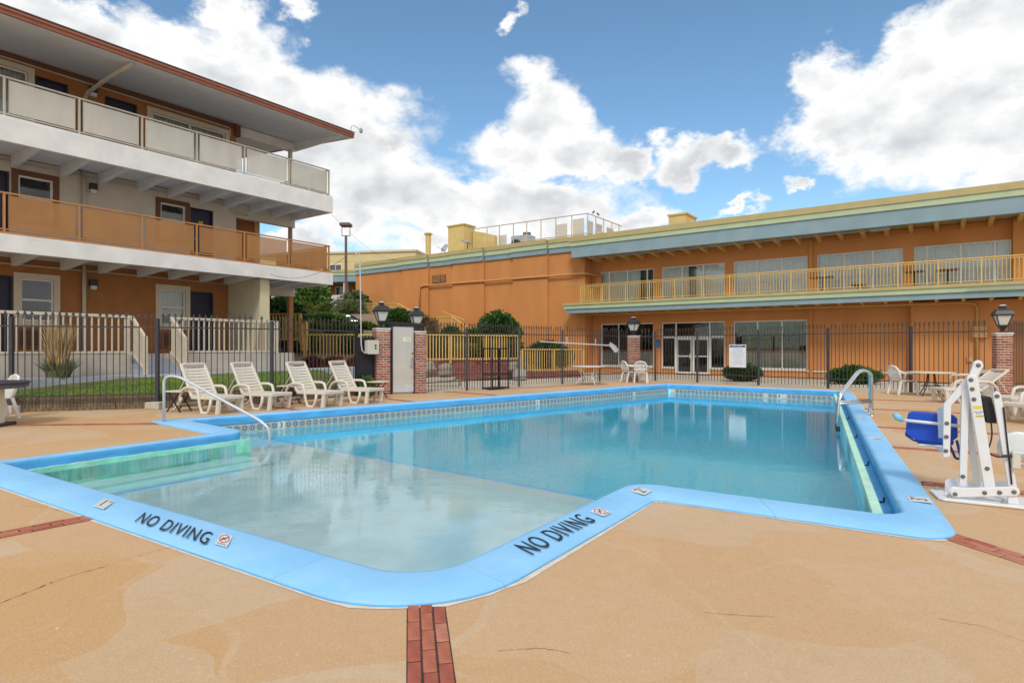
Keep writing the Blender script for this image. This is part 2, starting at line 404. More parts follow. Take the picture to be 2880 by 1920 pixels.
def zfl(x, y): 
    t = (x - sA[0]) * -nds[0] * -1 + (y - sA[1]) * nds[1]
    return -1.35 - max(0, min(1, t / 13)) * 1.35
mb = MB(); gx = [i * 1.0 for i in range(-9, 15)]; gy = [i * 1.0 for i in range(3, 27)]
mb.add(PL([(x, y, zfl(x, y)) for y in gy for x in gx]), [(j * len(gx) + i, j * len(gx) + i + 1, (j + 1) * len(gx) + i + 1, (j + 1) * len(gx) + i) for j in range(len(gy) - 1) for i in range(len(gx) - 1)])
mb.build('deep_floor', mos, pool, smooth=True)
# submerged bench steps along the bay's left wall
BEN = mat('pale_step_plaster', (.56, .70, .72), .8, .08, 3)
dB = unit(Wl[1], Wl[2]); nB = (-dB[1], dB[0]); LB_ = math.hypot(Wl[2][0] - Wl[1][0], Wl[2][1] - Wl[1][1])
for k_, (w_, z_) in enumerate(((.42, -.50), (.80, -.65))):
    p0, p1 = off(Wl[1], dB, .15), off(Wl[1], dB, LB_ - .02); q0, q1 = off(p0, nB, w_), off(p1, nB, w_)
    MB().prism([(a_[0], a_[1] - 7) for a_ in (p0, p1, q1, q0)], ZS - .3, z_).build('bench_step', BEN, pool)
# floor drain seen through the shallow water
dx, dy = gnd(510, 1353, -.6)
mb = MB(); mb.box(-.17, .17, -.14, .14, 0, .012); dr = mb.build('floor_drain', mat('drain_green', (.16, .18, .10), .7), pool, loc=(dx, dy - 7, ZS + .002))
for i in range(6):
    for j in range(5):
        MB().box(-.016, .016, -.013, .013, 0, .006).build('drain_slot', mat('drain_pale', (.5, .52, .4), .7), dr, loc=(-.13 + i * .052, -.105 + j * .052, .012)) if (i + j) % 2 else None
def water_material():
    m = bpy.data.materials.new('pool_water'); m.use_nodes = True; t = m.node_tree; t.nodes.clear()
    tcn = node(t, 'ShaderNodeTexCoord')
    n1_ = node(t, 'ShaderNodeTexNoise'); n1_.inputs['Scale'].default_value = 4.2; n1_.inputs['Detail'].default_value = 2
    n2_ = node(t, 'ShaderNodeTexNoise'); n2_.inputs['Scale'].default_value = 17; n2_.inputs['Detail'].default_value = 4
    for n in (n1_, n2_): t.links.new(tcn.outputs['Object'], n.inputs['Vector'])
    hgt = mth(t, 'MULTIPLY_ADD', n2_.outputs[0], .34, n1_.outputs[0])
    bp = node(t, 'ShaderNodeBump'); bp.inputs['Strength'].default_value = .042; bp.inputs['Distance'].default_value = .05
    t.links.new(hgt, bp.inputs['Height'])
    gl = node(t, 'ShaderNodeBsdfGlass'); gl.inputs['IOR'].default_value = 1.33; gl.inputs['Roughness'].default_value = 0
    t.links.new(bp.outputs[0], gl.inputs['Normal'])
    ab = node(t, 'ShaderNodeVolumeAbsorption'); ab.inputs['Color'].default_value = (.0, .84, .97, 1); ab.inputs['Density'].default_value = .28
    o = node(t, 'ShaderNodeOutputMaterial'); t.links.new(gl.outputs[0], o.inputs[0]); t.links.new(ab.outputs[0], o.inputs[1])
    return m
wpoly = inset(O, [a + b - .05 for a, b in zip(wid, gut)])
wpoly = fillet(wpoly, [.3, .3, .05, .42, .3, .06, .06, .1], NF)
water = structure(sheet('water', [wpoly], ZW, water_material())); tag(water, 'clear turquoise pool water')

# coping: cast slabs between joints, profile swept along the outline
N = len(Of)
def seg_pts(i0, i1, path): return path[i0:i1]
# dense matched outlines
def dens2(a, b):
    A, B_ = [], []
    for k in range(len(a)):
        p, q = a[k], a[(k + 1) % len(a)]; r, s_ = b[k], b[(k + 1) % len(b)]
        n_ = max(1, int(math.hypot(q[0] - p[0], q[1] - p[1]) / .4))
        for j in range(n_):
            t = j / n_; A.append((p[0] + (q[0] - p[0]) * t, p[1] + (q[1] - p[1]) * t)); B_.append((r[0] + (s_[0] - r[0]) * t, r[1] + (s_[1] - r[1]) * t))
    return A, B_
OA, IA = dens2(Of, Cf)
acc, brk = 0, [0]
for k in range(1, len(OA)):
    acc += math.hypot(OA[k][0] - OA[k - 1][0], OA[k][1] - OA[k - 1][1])
    if acc > 1.55: brk.append(k); acc = 0
brk.append(len(OA))
if len(OA) - brk[-2] < 2: brk.pop(-2)
def prof(o_, i_, wob):                                       # cross-section from the deck joint over the top and down the water face
    dx_, dy_ = i_[0] - o_[0], i_[1] - o_[1]; l = math.hypot(dx_, dy_); u = (dx_ / l, dy_ / l)
    P = lambda d, z: (o_[0] + u[0] * d, o_[1] + u[1] * d - 7, z + wob)
    return [P(0, -.03), P(.0, .012), P(.012, .028), P(l * .5, .040), P(l - .06, .050), P(l - .018, .042), P(l, .018), P(l + .004, -.03), P(l - .012, -.10), P(l - .004, -.137), P(l - .05, -.15)]
for s_ in range(len(brk) - 1):
    idx = list(range(brk[s_], brk[s_ + 1] + 1)); mb = MB(); np_ = 11; rows = []
    for q, k in enumerate(idx):
        o_, i_ = OA[k % len(OA)], IA[k % len(OA)]
        if q in (0, len(idx) - 1):
            k2 = idx[1] if q == 0 else idx[-2]; o2, i2 = OA[k2 % len(OA)], IA[k2 % len(OA)]; t = .0018 / max(.05, math.hypot(o2[0] - o_[0], o2[1] - o_[1]))
            o_ = (o_[0] + (o2[0] - o_[0]) * t, o_[1] + (o2[1] - o_[1]) * t); i_ = (i_[0] + (i2[0] - i_[0]) * t, i_[1] + (i2[1] - i_[1]) * t)
        rows.append(prof(o_, i_, 0))
    vv = [p for r_ in rows for p in r_]
    ff = [(a * np_ + b, a * np_ + b + 1, (a + 1) * np_ + b + 1, (a + 1) * np_ + b) for a in range(len(rows) - 1) for b in range(np_ - 1)]
    mb.add(vv, ff); mb.add(rows[0], [tuple(range(np_))]); mb.add(rows[-1], [tuple(range(np_ - 1, -1, -1))]); ob = mb.build('coping_slab', COPE, pool)
    me = ob.data
    me.materials.append(COPE2)
    for p in me.polygons:
        if p.center.z < .005 and len(p.vertices) == 4: p.material_index = 1 if p.center.z > -.2 and abs(p.normal.z) < .8 else 0
        p.use_smooth = len(p.vertices) == 4
# pale cement line between coping and deck, and a worn pale rim
gO = [off(Of[k], unit(Cf[k], Of[k]), .030 + .022 * math.sin(k * 2.3) * math.sin(k * .7)) for k in range(len(Of))]
strip([off(Of[k], unit(Cf[k], Of[k]), .004) for k in range(len(Of))], .003, gO, .003).build('cement_line', mat('pale_cement', (.68, .58, .48), .95, .14, 9, c2=(.60, .46, .32)), pool)
bed = strip(Of, -.035, Cf, -.035).build('coping_bed', mat('mortar_grey', (.10, .09, .08), .9), pool)
# gutters with their pale green lips
lip_m = mat('green_lip_paint', (.26, .74, .55), .6, .22, 4, .3, 25, c2=(.58, .82, .68)); 
lip_top = mat('pale_lip_paint', (.48, .78, .60), .6, .12, 6, .3, 25, c2=(.72, .80, .70))
for i, lip in ((1, .05), (5, .09)):
    a, b = CI[i], CI[(i + 1) % 8]; wa, wb = Wl[i], Wl[(i + 1) % 8]; d = unit(wa, wb); nn = (-d[1], d[0])
    if i == 1: wa = off(wa, d, .02)
    seq = 26; L_ = math.hypot(wb[0] - wa[0], wb[1] - wa[1]); mb = MB(); vv = []
    for k in range(seq + 1):
        q = off(wa, d, L_ * k / seq); j = random.uniform(-.006, .006)
        for dd, z in ((0, ZW - .5), (.0, -.085 + j), (.012, -.07 + j), (-lip + .01, -.07 + j), (-lip, -.08 + j), (-lip, -.22)):
            vv.append((q[0] + nn[0] * (dd if dd < .005 else 0.0), q[1] + nn[1] * (dd if dd < .005 else 0.0) - 7, z))
    mb.add(vv, [(k * 6 + c, k * 6 + c + 1, (k + 1) * 6 + c + 1, (k + 1) * 6 + c) for k in range(seq) for c in range(5)] + [tuple(range(6)), tuple(seq * 6 + c for c in range(5, -1, -1))])
    ob = mb.build('gutter_lip', lip_m, pool); ob.data.materials.append(lip_top)
    for p in ob.data.polygons: p.material_index = 1 if p.normal.z > .5 or i == 5 else 0
    mb = MB(); g0, g1 = off(wa, nn, -lip + .005), off(wb, nn, -lip + .005); h0, h1 = off(a, nn, -.05), off(b, nn, -.05)
    mb.add(PL([(g0[0], g0[1], -.19), (g1[0], g1[1], -.19), (h1[0], h1[1], -.17), (h0[0], h0[1], -.17)]), [(0, 1, 2, 3)])
    mb.build('gutter_trough', COPE2, pool)
    if i == 5:
        for s0 in (1.4, 3.6, 6.4, 9.5):
            q = off(off(wa, d, s0), nn, -lip - .05); MB().tube([(-.05, 0, .0), (-.02, 0, -.01), (.03, 0, -.01), (.035, 0, .04)], .011, 6).build('gutter_hook', mat('dark_rubber', (.03, .03, .035), .7), pool, loc=(q[0], q[1] - 7, -.165))

# waterline tiles
def tile_material():
    m = bpy.data.materials.new('flower_tile'); m.use_nodes = True; t = m.node_tree; b = t.nodes['Principled BSDF']
    uv = node(t, 'ShaderNodeTexCoord'); s = node(t, 'ShaderNodeSeparateXYZ'); t.links.new(uv.outputs['UV'], s.inputs[0])
    x = mth(t, 'MULTIPLY_ADD', s.outputs[0], 2, -1); y = mth(t, 'MULTIPLY_ADD', s.outputs[1], 2, -1)
    r = mth(t, 'SQRT', mth(t, 'ADD', mth(t, 'MULTIPLY', x, x), mth(t, 'MULTIPLY', y, y)))
    a = mth(t, 'ARCTAN2', y, x)
    petal = mth(t, 'ABSOLUTE', mth(t, 'COSINE', mth(t, 'MULTIPLY', a, 4.0)))                # eight petals
    lim = mth(t, 'MULTIPLY_ADD', petal, .52, .42)
    flo = mrange(t, mth(t, 'SUBTRACT', lim, r), 0, .06)
    tip = mrange(t, r, .55, .66)
    c = mixc(t, flo, (.58, .54, .42), (.045, .20, .42)); c = mixc(t, mth(t, 'MULTIPLY', flo, tip), c, (.012, .02, .06))
    cross = mth(t, 'MINIMUM', mth(t, 'ABSOLUTE', x), mth(t, 'ABSOLUTE', y)); cr = mth(t, 'MULTIPLY', mrange(t, cross, .045, .03), mrange(t, r, .75, .7))
    c = mixc(t, cr, c, (.55, .66, .70))
    t.links.new(c, b.inputs['Base Color']); b.inputs['Roughness'].default_value = .12; return m
TILE = tile_material(); TP = mat('plain_tile', (.66, .62, .52), .2, .08, 20); TW = mat('marker_tile', (.72, .74, .74), .2, .05, 20)
def tile_mesh(m, name='waterline_tile', wd=.148):
    me = bpy.data.meshes.new(name); h = .158; a = wd / 2
    vs_ = [(-a, 0, 0), (a, 0, 0), (a, 0, h), (-a, 0, h), (-a, -.012, 0), (a, -.012, 0), (a, -.012, h), (-a, -.012, h)]
    e = .004; vs_[4:] = [(-a + e, -.012, e), (a - e, -.012, e), (a - e, -.012, h - e), (-a + e, -.012, h - e)]
    me.from_pydata(vs_, [], [(4, 5, 6, 7), (0, 1, 5, 4), (1, 2, 6, 5), (2, 3, 7, 6), (3, 0, 4, 7)])
    u = me.uv_layers.new(); 
    for lp in me.loops:
        v = vs_[lp.vertex_index]; u.data[lp.index].uv = (v[0] / wd + .5, v[2] / h)
    me.materials.append(m); return me
tm, tp, tw = tile_mesh(TILE), tile_mesh(TP, 'plain_tile'), tile_mesh(TW, 'depth_tile')
MARK = {}
def tile_run(p, q, zb, marks, start=.08):
    d = unit(p, q); L_ = math.hypot(q[0] - p[0], q[1] - p[1]); n = int((L_ - start) / .152); ang = math.atan2(d[1], d[0])
    for k in range(n):
        s = start + (k + .5) * .152; c = off(p, d, s)
        me = tm; nm = 'waterline_tile'
        if k in marks: me, nm = (tp, 'plain_tile') if marks[k] is None else (tw, 'depth_tile')
        o = link(nm, me, pool, (c[0], c[1] - 7, zb), (0, 0, ang))
        if k in marks and marks[k]: MARK[marks[k]] = o
# left wall from the near corner to the far corner, far wall on to the right
tl0, tl1 = Wl[0], Wl[7]; tf1 = Wl[6]
Ltot = math.hypot(tl1[0] - tl0[0], tl1[1] - tl0[1])
def along(px, py): 
    q = gnd(px, py, ZW); return (q[0] - tl0[0]) * dA[0] + (q[1] - tl0[1]) * dA[1]
k3, k5 = int((along(800, 1204) - .25) / .152), int((along(1519, 1140) - .25) / .152)
k5b = int((along(1780, 1113) - .25) / .152)
tile_run(tl0, tl1, ZW + .003, {k3: '3', k5: '5', k5b: None}, .25)
q8 = gnd(2193, 1113, ZW); s8 = math.hypot(q8[0] - tl1[0], q8[1] - tl1[1])
tile_run(tl1, tf1, ZW + .003, {0: None, int(s8 / .152) - 3: None, int(s8 / .152): '8', int(s8 / .152) + 1: None}, .12)
# right wall and bay edges carry the same band below their lips

# ------------------------------------------------------------------ lettering and painted marks
def text_mesh(body, size, m, depth=.0012, space=1.0, align='CENTER'):
    cu = bpy.data.curves.new('lettering', 'FONT'); cu.body = body; cu.size = size; cu.extrude = depth; cu.space_character = space
    cu.align_x = align; cu.align_y = 'CENTER'; cu.resolution_u = 3
    o = bpy.data.objects.new('lettering', cu); col.objects.link(o); dg = bpy.context.evaluated_depsgraph_get(); dg.update()
    me = bpy.data.meshes.new_from_object(o.evaluated_get(dg)); bpy.data.objects.remove(o); bpy.data.curves.remove(cu)
    me.materials.clear(); me.materials.append(m); me.name = 'lettering'; return me
def lie(ob, p, up, z):
    """lay a flat object on the ground with its top pointing along up"""
    ob.location = (p[0], p[1], z); ob.rotation_euler = (0, 0, math.atan2(up[1], up[0]) - math.pi / 2); return ob
BLACKP = mat('black_stencil_paint', (.022, .02, .03), .7, .3, 9, c2=(.05, .06, .09))
BLK = mat('black_print', (.015, .015, .018), .5, .1); REDP = mat('red_print', (.55, .03, .03), .5, .1)
for k, o in MARK.items():
    l = link('depth_number', text_mesh(k, .15 if k != '3' else .17, BLK), o, (-.01, -.0135, .078), (R(90), 0, 0))
for i, (a, b) in enumerate(zip(O, O[1:] + O[:1])): pass
def edge_in(i): d = unit(O[i], O[(i + 1) % 8]); return (-d[1], d[0])
def shear(o, k):
    """slant a flat mark and its children sideways"""
    S = Matrix(((1, k, 0, 0), (0, 1, 0, 0), (0, 0, 1, 0), (0, 0, 0, 1)))
    for c in [x for x in scn.objects if x.parent == o]: c.data.transform(Matrix.Translation(c.location)); c.location = (0, 0, 0); c.data.transform(S)
    o.data.transform(S); return o
SL = {2: -1.15, 3: .40, 5: 0.}
def stencil(px, py, ei, size, sx_, sy_):
    p = gnd(px, py, .046); me = text_mesh('NO DIVING', size, BLACKP, .0008, 1.12)
    # a stencil leaves bridges across each letter
    me.transform(Matrix(((1, SL[ei] * sy_ / sx_, 0, 0), (0, 1, 0, 0), (0, 0, 1, 0), (0, 0, 0, 1)))); o = link('no_diving_lettering', me, pool); lie(o, (p[0], p[1] - 7), edge_in(ei), .0485); o.scale = (sx_, sy_, 1); return o
stencil(484, 1483, 2, .2, .92, 1.3); stencil(1572, 1497, 3, .2, .86, 1.6)
def icon_tile(px, py, ei, name='no_diving_tile'):
    p = gnd(px, py, .046); t = MB().box(-.075, .075, -.082, .082, 0, .004).build(name, TW, pool, bevel=.002); lie(t, (p[0], p[1] - 7), edge_in(ei), .0465)
    ring = MB(); n = 28; vv = []
    for r_ in (.060, .050):
        for k in range(n): vv.append((r_ * math.cos(2 * math.pi * k / n), .012 + r_ * math.sin(2 * math.pi * k / n), .0052))
    ring.add(vv, [(k, (k + 1) % n, n + (k + 1) % n, n + k) for k in range(n)]); ring.add([(-.04, -.022, .0053), (-.034, -.030, .0053), (.040, .046, .0053), (.034, .054, .0053)], [(0, 1, 2, 3)])
    ring.build('prohibition_ring', REDP, t)
    fig = MB(); fig.tube([(-.03, -.005, .0045), (-.005, .012, .0048), (.02, .03, .0045)], .0045, 5); fig.lathe([(.001, 0), (.007, .0005), (.001, .001)], 10, (.028, .036, .0045))
    fig.tube([(-.022, .026, .0045), (.0, .012, .0047), (.022, -.006, .0045)], .003, 5); fig.build('diver_figure', BLK, t)
    link('caption', text_mesh('NO DIVING', .021, BLK, .0003), t, (0, -.066, .0048)); shear(t, SL[ei]); return t
icon_tile(630, 1518, 2); icon_tile(1690, 1439, 3)
def depth_tile(px, py, ei, s, flip=False):
    p = gnd(px, py, .046); t = MB().box(-.10, .10, -.09, .09, 0, .004).build('depth_marker', TW, pool, bevel=.002); lie(t, (p[0], p[1] - 7), edge_in(ei), .0465)
    link('depth_number', text_mesh(s, .19, BLK, .0004), t, (-.015, 0, .0048)); link('unit_mark', text_mesh('FT', .05, BLK, .0004), t, (.066, .05, .0048)); shear(t, SL[ei])
depth_tile(293, 1416, 2, '1'); depth_tile(1803, 1380, 3, '2'); depth_tile(2586, 1404, 5, '3')
for px, py in ((2422, 1172), (2460, 1231)): 
    p = gnd(px, py, .046); t = MB().box(-.1, .1, -.08, .08, 0, .003).build('worn_marker', TW, pool); lie(t, (p[0], p[1] - 7), edge_in(5), .0465)

# ------------------------------------------------------------------ brick bands let into the deck
def brick_mat(name, c, c2): return mat(name, c, .85, .22, 9, .4, 45, spec=.2, c2=c2)
BR = [brick_mat('paver_brick', (.42, .14, .085), (.30, .12, .09)), brick_mat('paver_brick_dark', (.36, .105, .07), (.26, .1, .08)), brick_mat('paver_brick_pale', (.47, .19, .125), (.36, .2, .16))]
JOINT = mat('dark_joint', (.045, .038, .03), .95, .3, 20)
bm_ = [MB().box(-.0965, .0965, -.031, .031, 0, .012).mesh('brick', b_, bevel=.004) for b_ in BR]
bm_s = [MB().box(-.048, .048, -.0325, .0325, 0, .012).mesh('brick', b_, bevel=.004) for b_ in BR]
BANDS = 0
def band(p, d, length, label):
    """three rows of bricks laid end to end"""
    d = unit((0, 0), d); n = (-d[1], d[0]); ang = math.atan2(d[1], d[0])
    st = MB().box(0, length, -.1065, .1065, 0, .0015).build('brick_band', JOINT); st.location = (p[0], p[1], .0005); st.rotation_euler = (0, 0, ang)
    structure(tag(st, label))
    for r_ in range(3):
        y = (r_ - 1) * .0705; x = .004 + (0, .105, .04)[r_]
        if x > .06: link('brick', random.choice(bm_s), st, (x - .05, y, -.0075 + random.uniform(0, .002)))
        while x + .2 < length:
            link('brick', random.choice(bm_), st, (x + .1, y + random.uniform(-.001, .001), -.0080 + random.uniform(0, .003)), (0, 0, random.uniform(-.012, .012))); x += .2025
band((-.485, 3.355), (.135, -.777), 2.6, 'worn red brick band running to the near edge of the photo')
q = gnd(2612, 1489); q2 = gnd(2880, 1574); band(q, (q2[0] - q[0], q2[1] - q[1]), 3.0, 'red brick band leaving the right near corner of the pool')
q = gnd(268, 1452); q2 = gnd(0, 1504); band(q, (q2[0] - q[0], q2[1] - q[1]), 4.0, 'red brick band leaving the shallow bay to the left')
for (x, y, L_, lab) in ((2592, 1358, 5.0, 'red brick band running behind the white pool lift base'), (2510, 1257, 5.5, 'red brick band under the blue lift seat'),
                        (2462, 1200, 6.0, 'thin red brick band right of the ladder, near one'), (2432, 1149, 6.5, 'thin red brick band right of the ladder, middle one'), (2398, 1121, 6.5, 'thin red brick band right of the ladder, far one')):
    band(gnd(x, y), (.86, -.52), L_, lab)
q = gnd(452, 1191); q2 = gnd(0, 1196); band(q, (q2[0] - q[0], q2[1] - q[1]), 3.6, 'red brick band from the pool handrail towards the picnic table')
for (x, y, lab) in ((838, 1153, 'red brick band between pool and loungers'), (1170, 1130, 'red brick band in front of the grey gate door'), (1400, 1112, 'red brick band in front of the black shelf')):
    band(gnd(x, y), (-.72, .69), 2.4, lab)
q = gnd(1437, 1093); q2 = gnd(1620, 1084); band(q, (q2[0] - q[0], q2[1] - q[1]), 4.6, 'red brick band along the deck by the folding table')
# crack across the left deck
cp = [gnd(*p) for p in ((-40, 1712), (60, 1672), (140, 1640), (200, 1618), (290, 1594), (380, 1566), (440, 1548), (505, 1533))]
mb = MB(); vv = []
fine = [(a[0] + (b[0] - a[0]) * t / 6 + random.uniform(-.004, .004), a[1] + (b[1] - a[1]) * t / 6 + random.uniform(-.004, .004)) for a, b in zip(cp, cp[1:]) for t in range(6)] + [cp[-1]]
for k, p in enumerate(fine):
    w_ = .0055 + random.uniform(0, .003); vv += [(p[0] - w_ * .5, p[1] - w_, .003), (p[0] + w_ * .5, p[1] + w_, .003)]
mb.add(vv, [(2 * k, 2 * k + 1, 2 * k + 3, 2 * k + 2) for k in range(len(fine) - 1)])
mb.build('deck_crack', mat('crack_dark', (.07, .045, .03), .95), deck)
for pts in (((1980, 1722), (2060, 1728), (2180, 1735)), ((2560, 1700), (2640, 1740), (2760, 1760), (2890, 1805)), ((60, 1420), (130, 1428), (190, 1440)), ((1400, 1830), (1520, 1822), (1600, 1835))):
    cp = [gnd(*p) for p in pts]; vv = []
    fine = [(a[0] + (b[0] - a[0]) * t / 7 + random.uniform(-.005, .005), a[1] + (b[1] - a[1]) * t / 7 + random.uniform(-.005, .005)) for a, b in zip(cp, cp[1:]) for t in range(7)] + [cp[-1]]
    for p in fine: w_ = random.uniform(.0008, .002); vv += [(p[0], p[1] - w_, .003), (p[0], p[1] + w_, .003)]
    MB().add(vv, [(2 * k, 2 * k + 1, 2 * k + 3, 2 * k + 2) for k in range(len(fine) - 1)]).build('deck_crack', mat('crack_brown', (.20, .12, .06), .95), deck)

# ------------------------------------------------------------------ three-storey motel on the left
DET = random.Random(3)
WHITE_ST = mat('stained_white_stucco', (.79, .765, .74), .85, .09, 1.6, .35, 40, spec=.2, c2=(.60, .56, .52))
BROWN = mat('brown_stucco', (.355, .150, .054), .9, .10, 2.5, .45, 55, spec=.2)
BEIGE = mat('beige_stucco', (.58, .525, .44), .9, .06, 2, .4, 55, spec=.2)
CREAM = mat('cream_paint', (.60, .52, .40), .7, .07, 4, .2, 40)
CREAMW = mat('cream_wing_stucco', (.55, .48, .34), .85, .07, 3, .3, 40)
SOFF = mat('grey_soffit', (.68, .69, .72), .85, .05, 2)
DBROWN = mat('dark_brown_trim', (.16, .062, .032), .7, .12, 5)
ROOFRED = mat('red_brown_fascia', (.30, .105, .062), .6, .1, 4)
SHINGLE = mat('roof_felt', (.12, .10, .09), .95, .2, 8)
NAVY = mat('navy_door_paint', (.022, .022, .045), .5, .15, 3)
FRAME = mat('white_vinyl', (.70, .70, .67), .5, .04, 6)
ORANGE = mat('orange_rail_paint', (.46, .20, .065), .55, .08, 5)
BLACKM = mat('black_metal', (.02, .02, .024), .45, .2, 8, spec=.5)
LGLASS = mat('frosted_lamp_glass', (.62, .60, .54), .35, .05, 5)
GREYW = mat('grey_walk_paint', (.36, .38, .43), .8, .08, 2, .2, 40)
CONC = mat('painted_concrete', (.50, .44, .37), .9, .08, 2, .4, 50, c2=(.40, .36, .30))
def glass_mat(name, c, rough=.03):
    if name in MATS: return MATS[name]
    m = bpy.data.materials.new(name); m.use_nodes = True; MATS[name] = m
    b = m.node_tree.nodes['Principled BSDF']; b.inputs['Base Color'].default_value = c + (1,); b.inputs['Roughness'].default_value = rough
    b.inputs['Specular IOR Level'].default_value = .8; b.inputs['Coat Weight'].default_value = .6; b.inputs['Coat Roughness'].default_value = .02
    n = node(m.node_tree, 'ShaderNodeTexNoise'); n.inputs['Scale'].default_value = 1.3
    bp = node(m.node_tree, 'ShaderNodeBump'); bp.inputs['Strength'].default_value = .03; bp.inputs['Distance'].default_value = .2
    m.node_tree.links.new(n.outputs[0], bp.inputs['Height']); m.node_tree.links.new(bp.outputs[0], b.inputs['Normal']); m.node_tree.links.new(bp.outputs[0], b.inputs['Coat Normal'])
    return m
def clear_glass():
    if 'clear_pane' in MATS: return MATS['clear_pane']
    m = bpy.data.materials.new('clear_pane'); m.use_nodes = True; MATS['clear_pane'] = m; t = m.node_tree; t.nodes.clear()
    fr = node(t, 'ShaderNodeFresnel'); fr.inputs[0].default_value = 1.6
    n = node(t, 'ShaderNodeTexNoise'); n.inputs['Scale'].default_value = .9
    bp = node(t, 'ShaderNodeBump'); bp.inputs['Strength'].default_value = .03; bp.inputs['Distance'].default_value = .2; t.links.new(n.outputs[0], bp.inputs['Height'])
    tr = node(t, 'ShaderNodeBsdfTransparent'); tr.inputs[0].default_value = (.93, .95, .94, 1); gl = node(t, 'ShaderNodeBsdfGlossy'); gl.inputs['Roughness'].default_value = .02
    t.links.new(bp.outputs[0], gl.inputs['Normal'])
    mx = node(t, 'ShaderNodeMixShader'); t.links.new(fr.outputs[0], mx.inputs[0]); t.links.new(tr.outputs[0], mx.inputs[1]); t.links.new(gl.outputs[0], mx.inputs[2])
    o = node(t, 'ShaderNodeOutputMaterial'); t.links.new(mx.outputs[0], o.inputs[0]); return m
def mesh_screen(name, c, alpha):
    m = bpy.data.materials.new(name); m.use_nodes = True; t = m.node_tree; b = t.nodes['Principled BSDF']
    n = node(t, 'ShaderNodeTexNoise'); n.inputs['Scale'].default_value = 2.; n.inputs['Detail'].default_value = 6
    tcn = node(t, 'ShaderNodeTexCoord'); t.links.new(vmth(t, 'MULTIPLY', tcn.outputs['Object'], (1, 1, .35)), n.inputs['Vector'])
    t.links.new(mixc(t, mrange(t, n.outputs[0], .35, .7), tuple(x * .9 for x in c), tuple(x * 1.06 for x in c)), b.inputs['Base Color'])
    b.inputs['Alpha'].default_value = alpha; b.inputs['Roughness'].default_value = .8; return m
SCR_W, SCR_O = mesh_screen('pale_mesh_screen', (.70, .65, .57), .74), mesh_screen('orange_mesh_screen', (.48, .225, .075), .68)
PANE, DARKG, CURT = clear_glass(), glass_mat('dark_glass', (.006, .006, .008)), mat('pale_curtain', (.62, .60, .55), .9, .08, 8)
GUNIT = glass_mat('window_reflect', (.05, .06, .075), .02)

mo_rz = math.atan2(-.810, -.586)
motel = thing('motel', 'three storey motel wing with mesh balcony railings and overhanging roof', 'building', (-6.77, 22.5, 0), mo_rz)
D = -2.4; XL = 13.6; XR = 2.46
def bx(name, m, x0, x1, y0, y1, z0, z1, parent=motel, bevel=0.): return MB().box(x0, x1, y0, y1, z0, z1).build(name, m, parent, bevel=bevel)
# walls per storey with real openings: strips between and around openings
def wall_with_openings(name, m, x0, x1, z0, z1, y0, y1, ops, parent):
    mb = MB(); ops = sorted(ops); x = x0
    for (a, b, c, d) in ops:
        if a > x: mb.box(x, a, y0, y1, z0, z1)
        if c > z0: mb.box(a, b, y0, y1, z0, c)
        if d < z1: mb.box(a, b, y0, y1, d, z1)
        x = b
    if x < x1: mb.box(x, x1, y0, y1, z0, z1)
    return mb.build(name, m, parent)
op1 = [(3.32, 4.11, 1.25, 3.38), (4.27, 5.08, 2.2, 3.385), (8.01, 8.79, 2.2, 3.4), (8.96, 9.8, 1.25, 3.44)]
op2 = [(3.32, 4.11, 4.24, 6.29), (4.28, 5.08, 5.1, 6.27), (8.03, 8.84, 5.1, 6.3), (9.04, 9.85, 4.24, 6.33)]
op3 = [(2.87, 5.34, 7.9, 9.18), (5.79, 6.70, 7.09, 9.25), (7.66, 8.47, 7.09, 9.235), (8.62, 11.1, 7.9, 9.25)]
wall_with_openings('ground_wall', BROWN, XR, XL, .6, 3.95, D - .2, D, op1, motel)
wall_with_openings('middle_wall', BEIGE, XR, XL, 3.953, 6.75, D - .2, D, op2, motel)
wall_with_openings('upper_wall', BROWN, XR, XL, 6.753, 9.62, D - .2, D, op3, motel)
bx('rear_block', BEIGE, XR + .003, XL - .003, -9.5, D - 1.7, .6, 9.6)
bx('end_wall', BEIGE, XR, XR + .2, D - 1.7, D - .203, .6, 9.6)
def door(x0, x1, z0, z1, sign=False, parent=motel):
    d = MB().box(x0, x1, D - .13, D - .08, z0, z1).build('door', NAVY, parent)
    MB().box(x0, x0 + .045, D - .075, D + .012, z0, z1).box(x1 - .045, x1, D - .075, D + .012, z0, z1).box(x0 + .046, x1 - .046, D - .075, D + .012, z1 - .045, z1).build('door_frame', NAVY, d)
    MB().tube([(x1 - .12, D - .078, z0 + .98), (x1 - .12, D - .03, z0 + .98), (x1 - .22, D - .03, z0 + .98)], .012, 6).build('door_handle', mat('brushed_steel', (.55, .55, .55), .3, .1, 20, metal=1), d)
    if sign: 
        cx_ = (x0 + x1) / 2; s = MB().box(cx_ - .075, cx_ + .075, D - .079, D - .07, z1 - .52, z1 - .42).build('room_sign', mat('yellow_sign', (.62, .42, .03), .5, .05), d)
        link('room_number', text_mesh('201', .05, BLK, .0005), s, (cx_, D - .068, z1 - .47), (R(90), 0, R(180)))
    MB().box(x0 - .3, x1 + .3, D - 1.65, D - .3, z0 - .01, z1 + .3).f  # (no room geometry needed behind a closed leaf)
    return d
door(3.32, 4.11, 1.25, 3.38); door(8.96, 9.8, 1.25, 3.44); door(3.32, 4.11, 4.24, 6.29, True); door(9.04, 9.85, 4.24, 6.33); door(5.79, 6.70, 7.09, 9.25); door(7.66, 8.47, 7.09, 9.235)
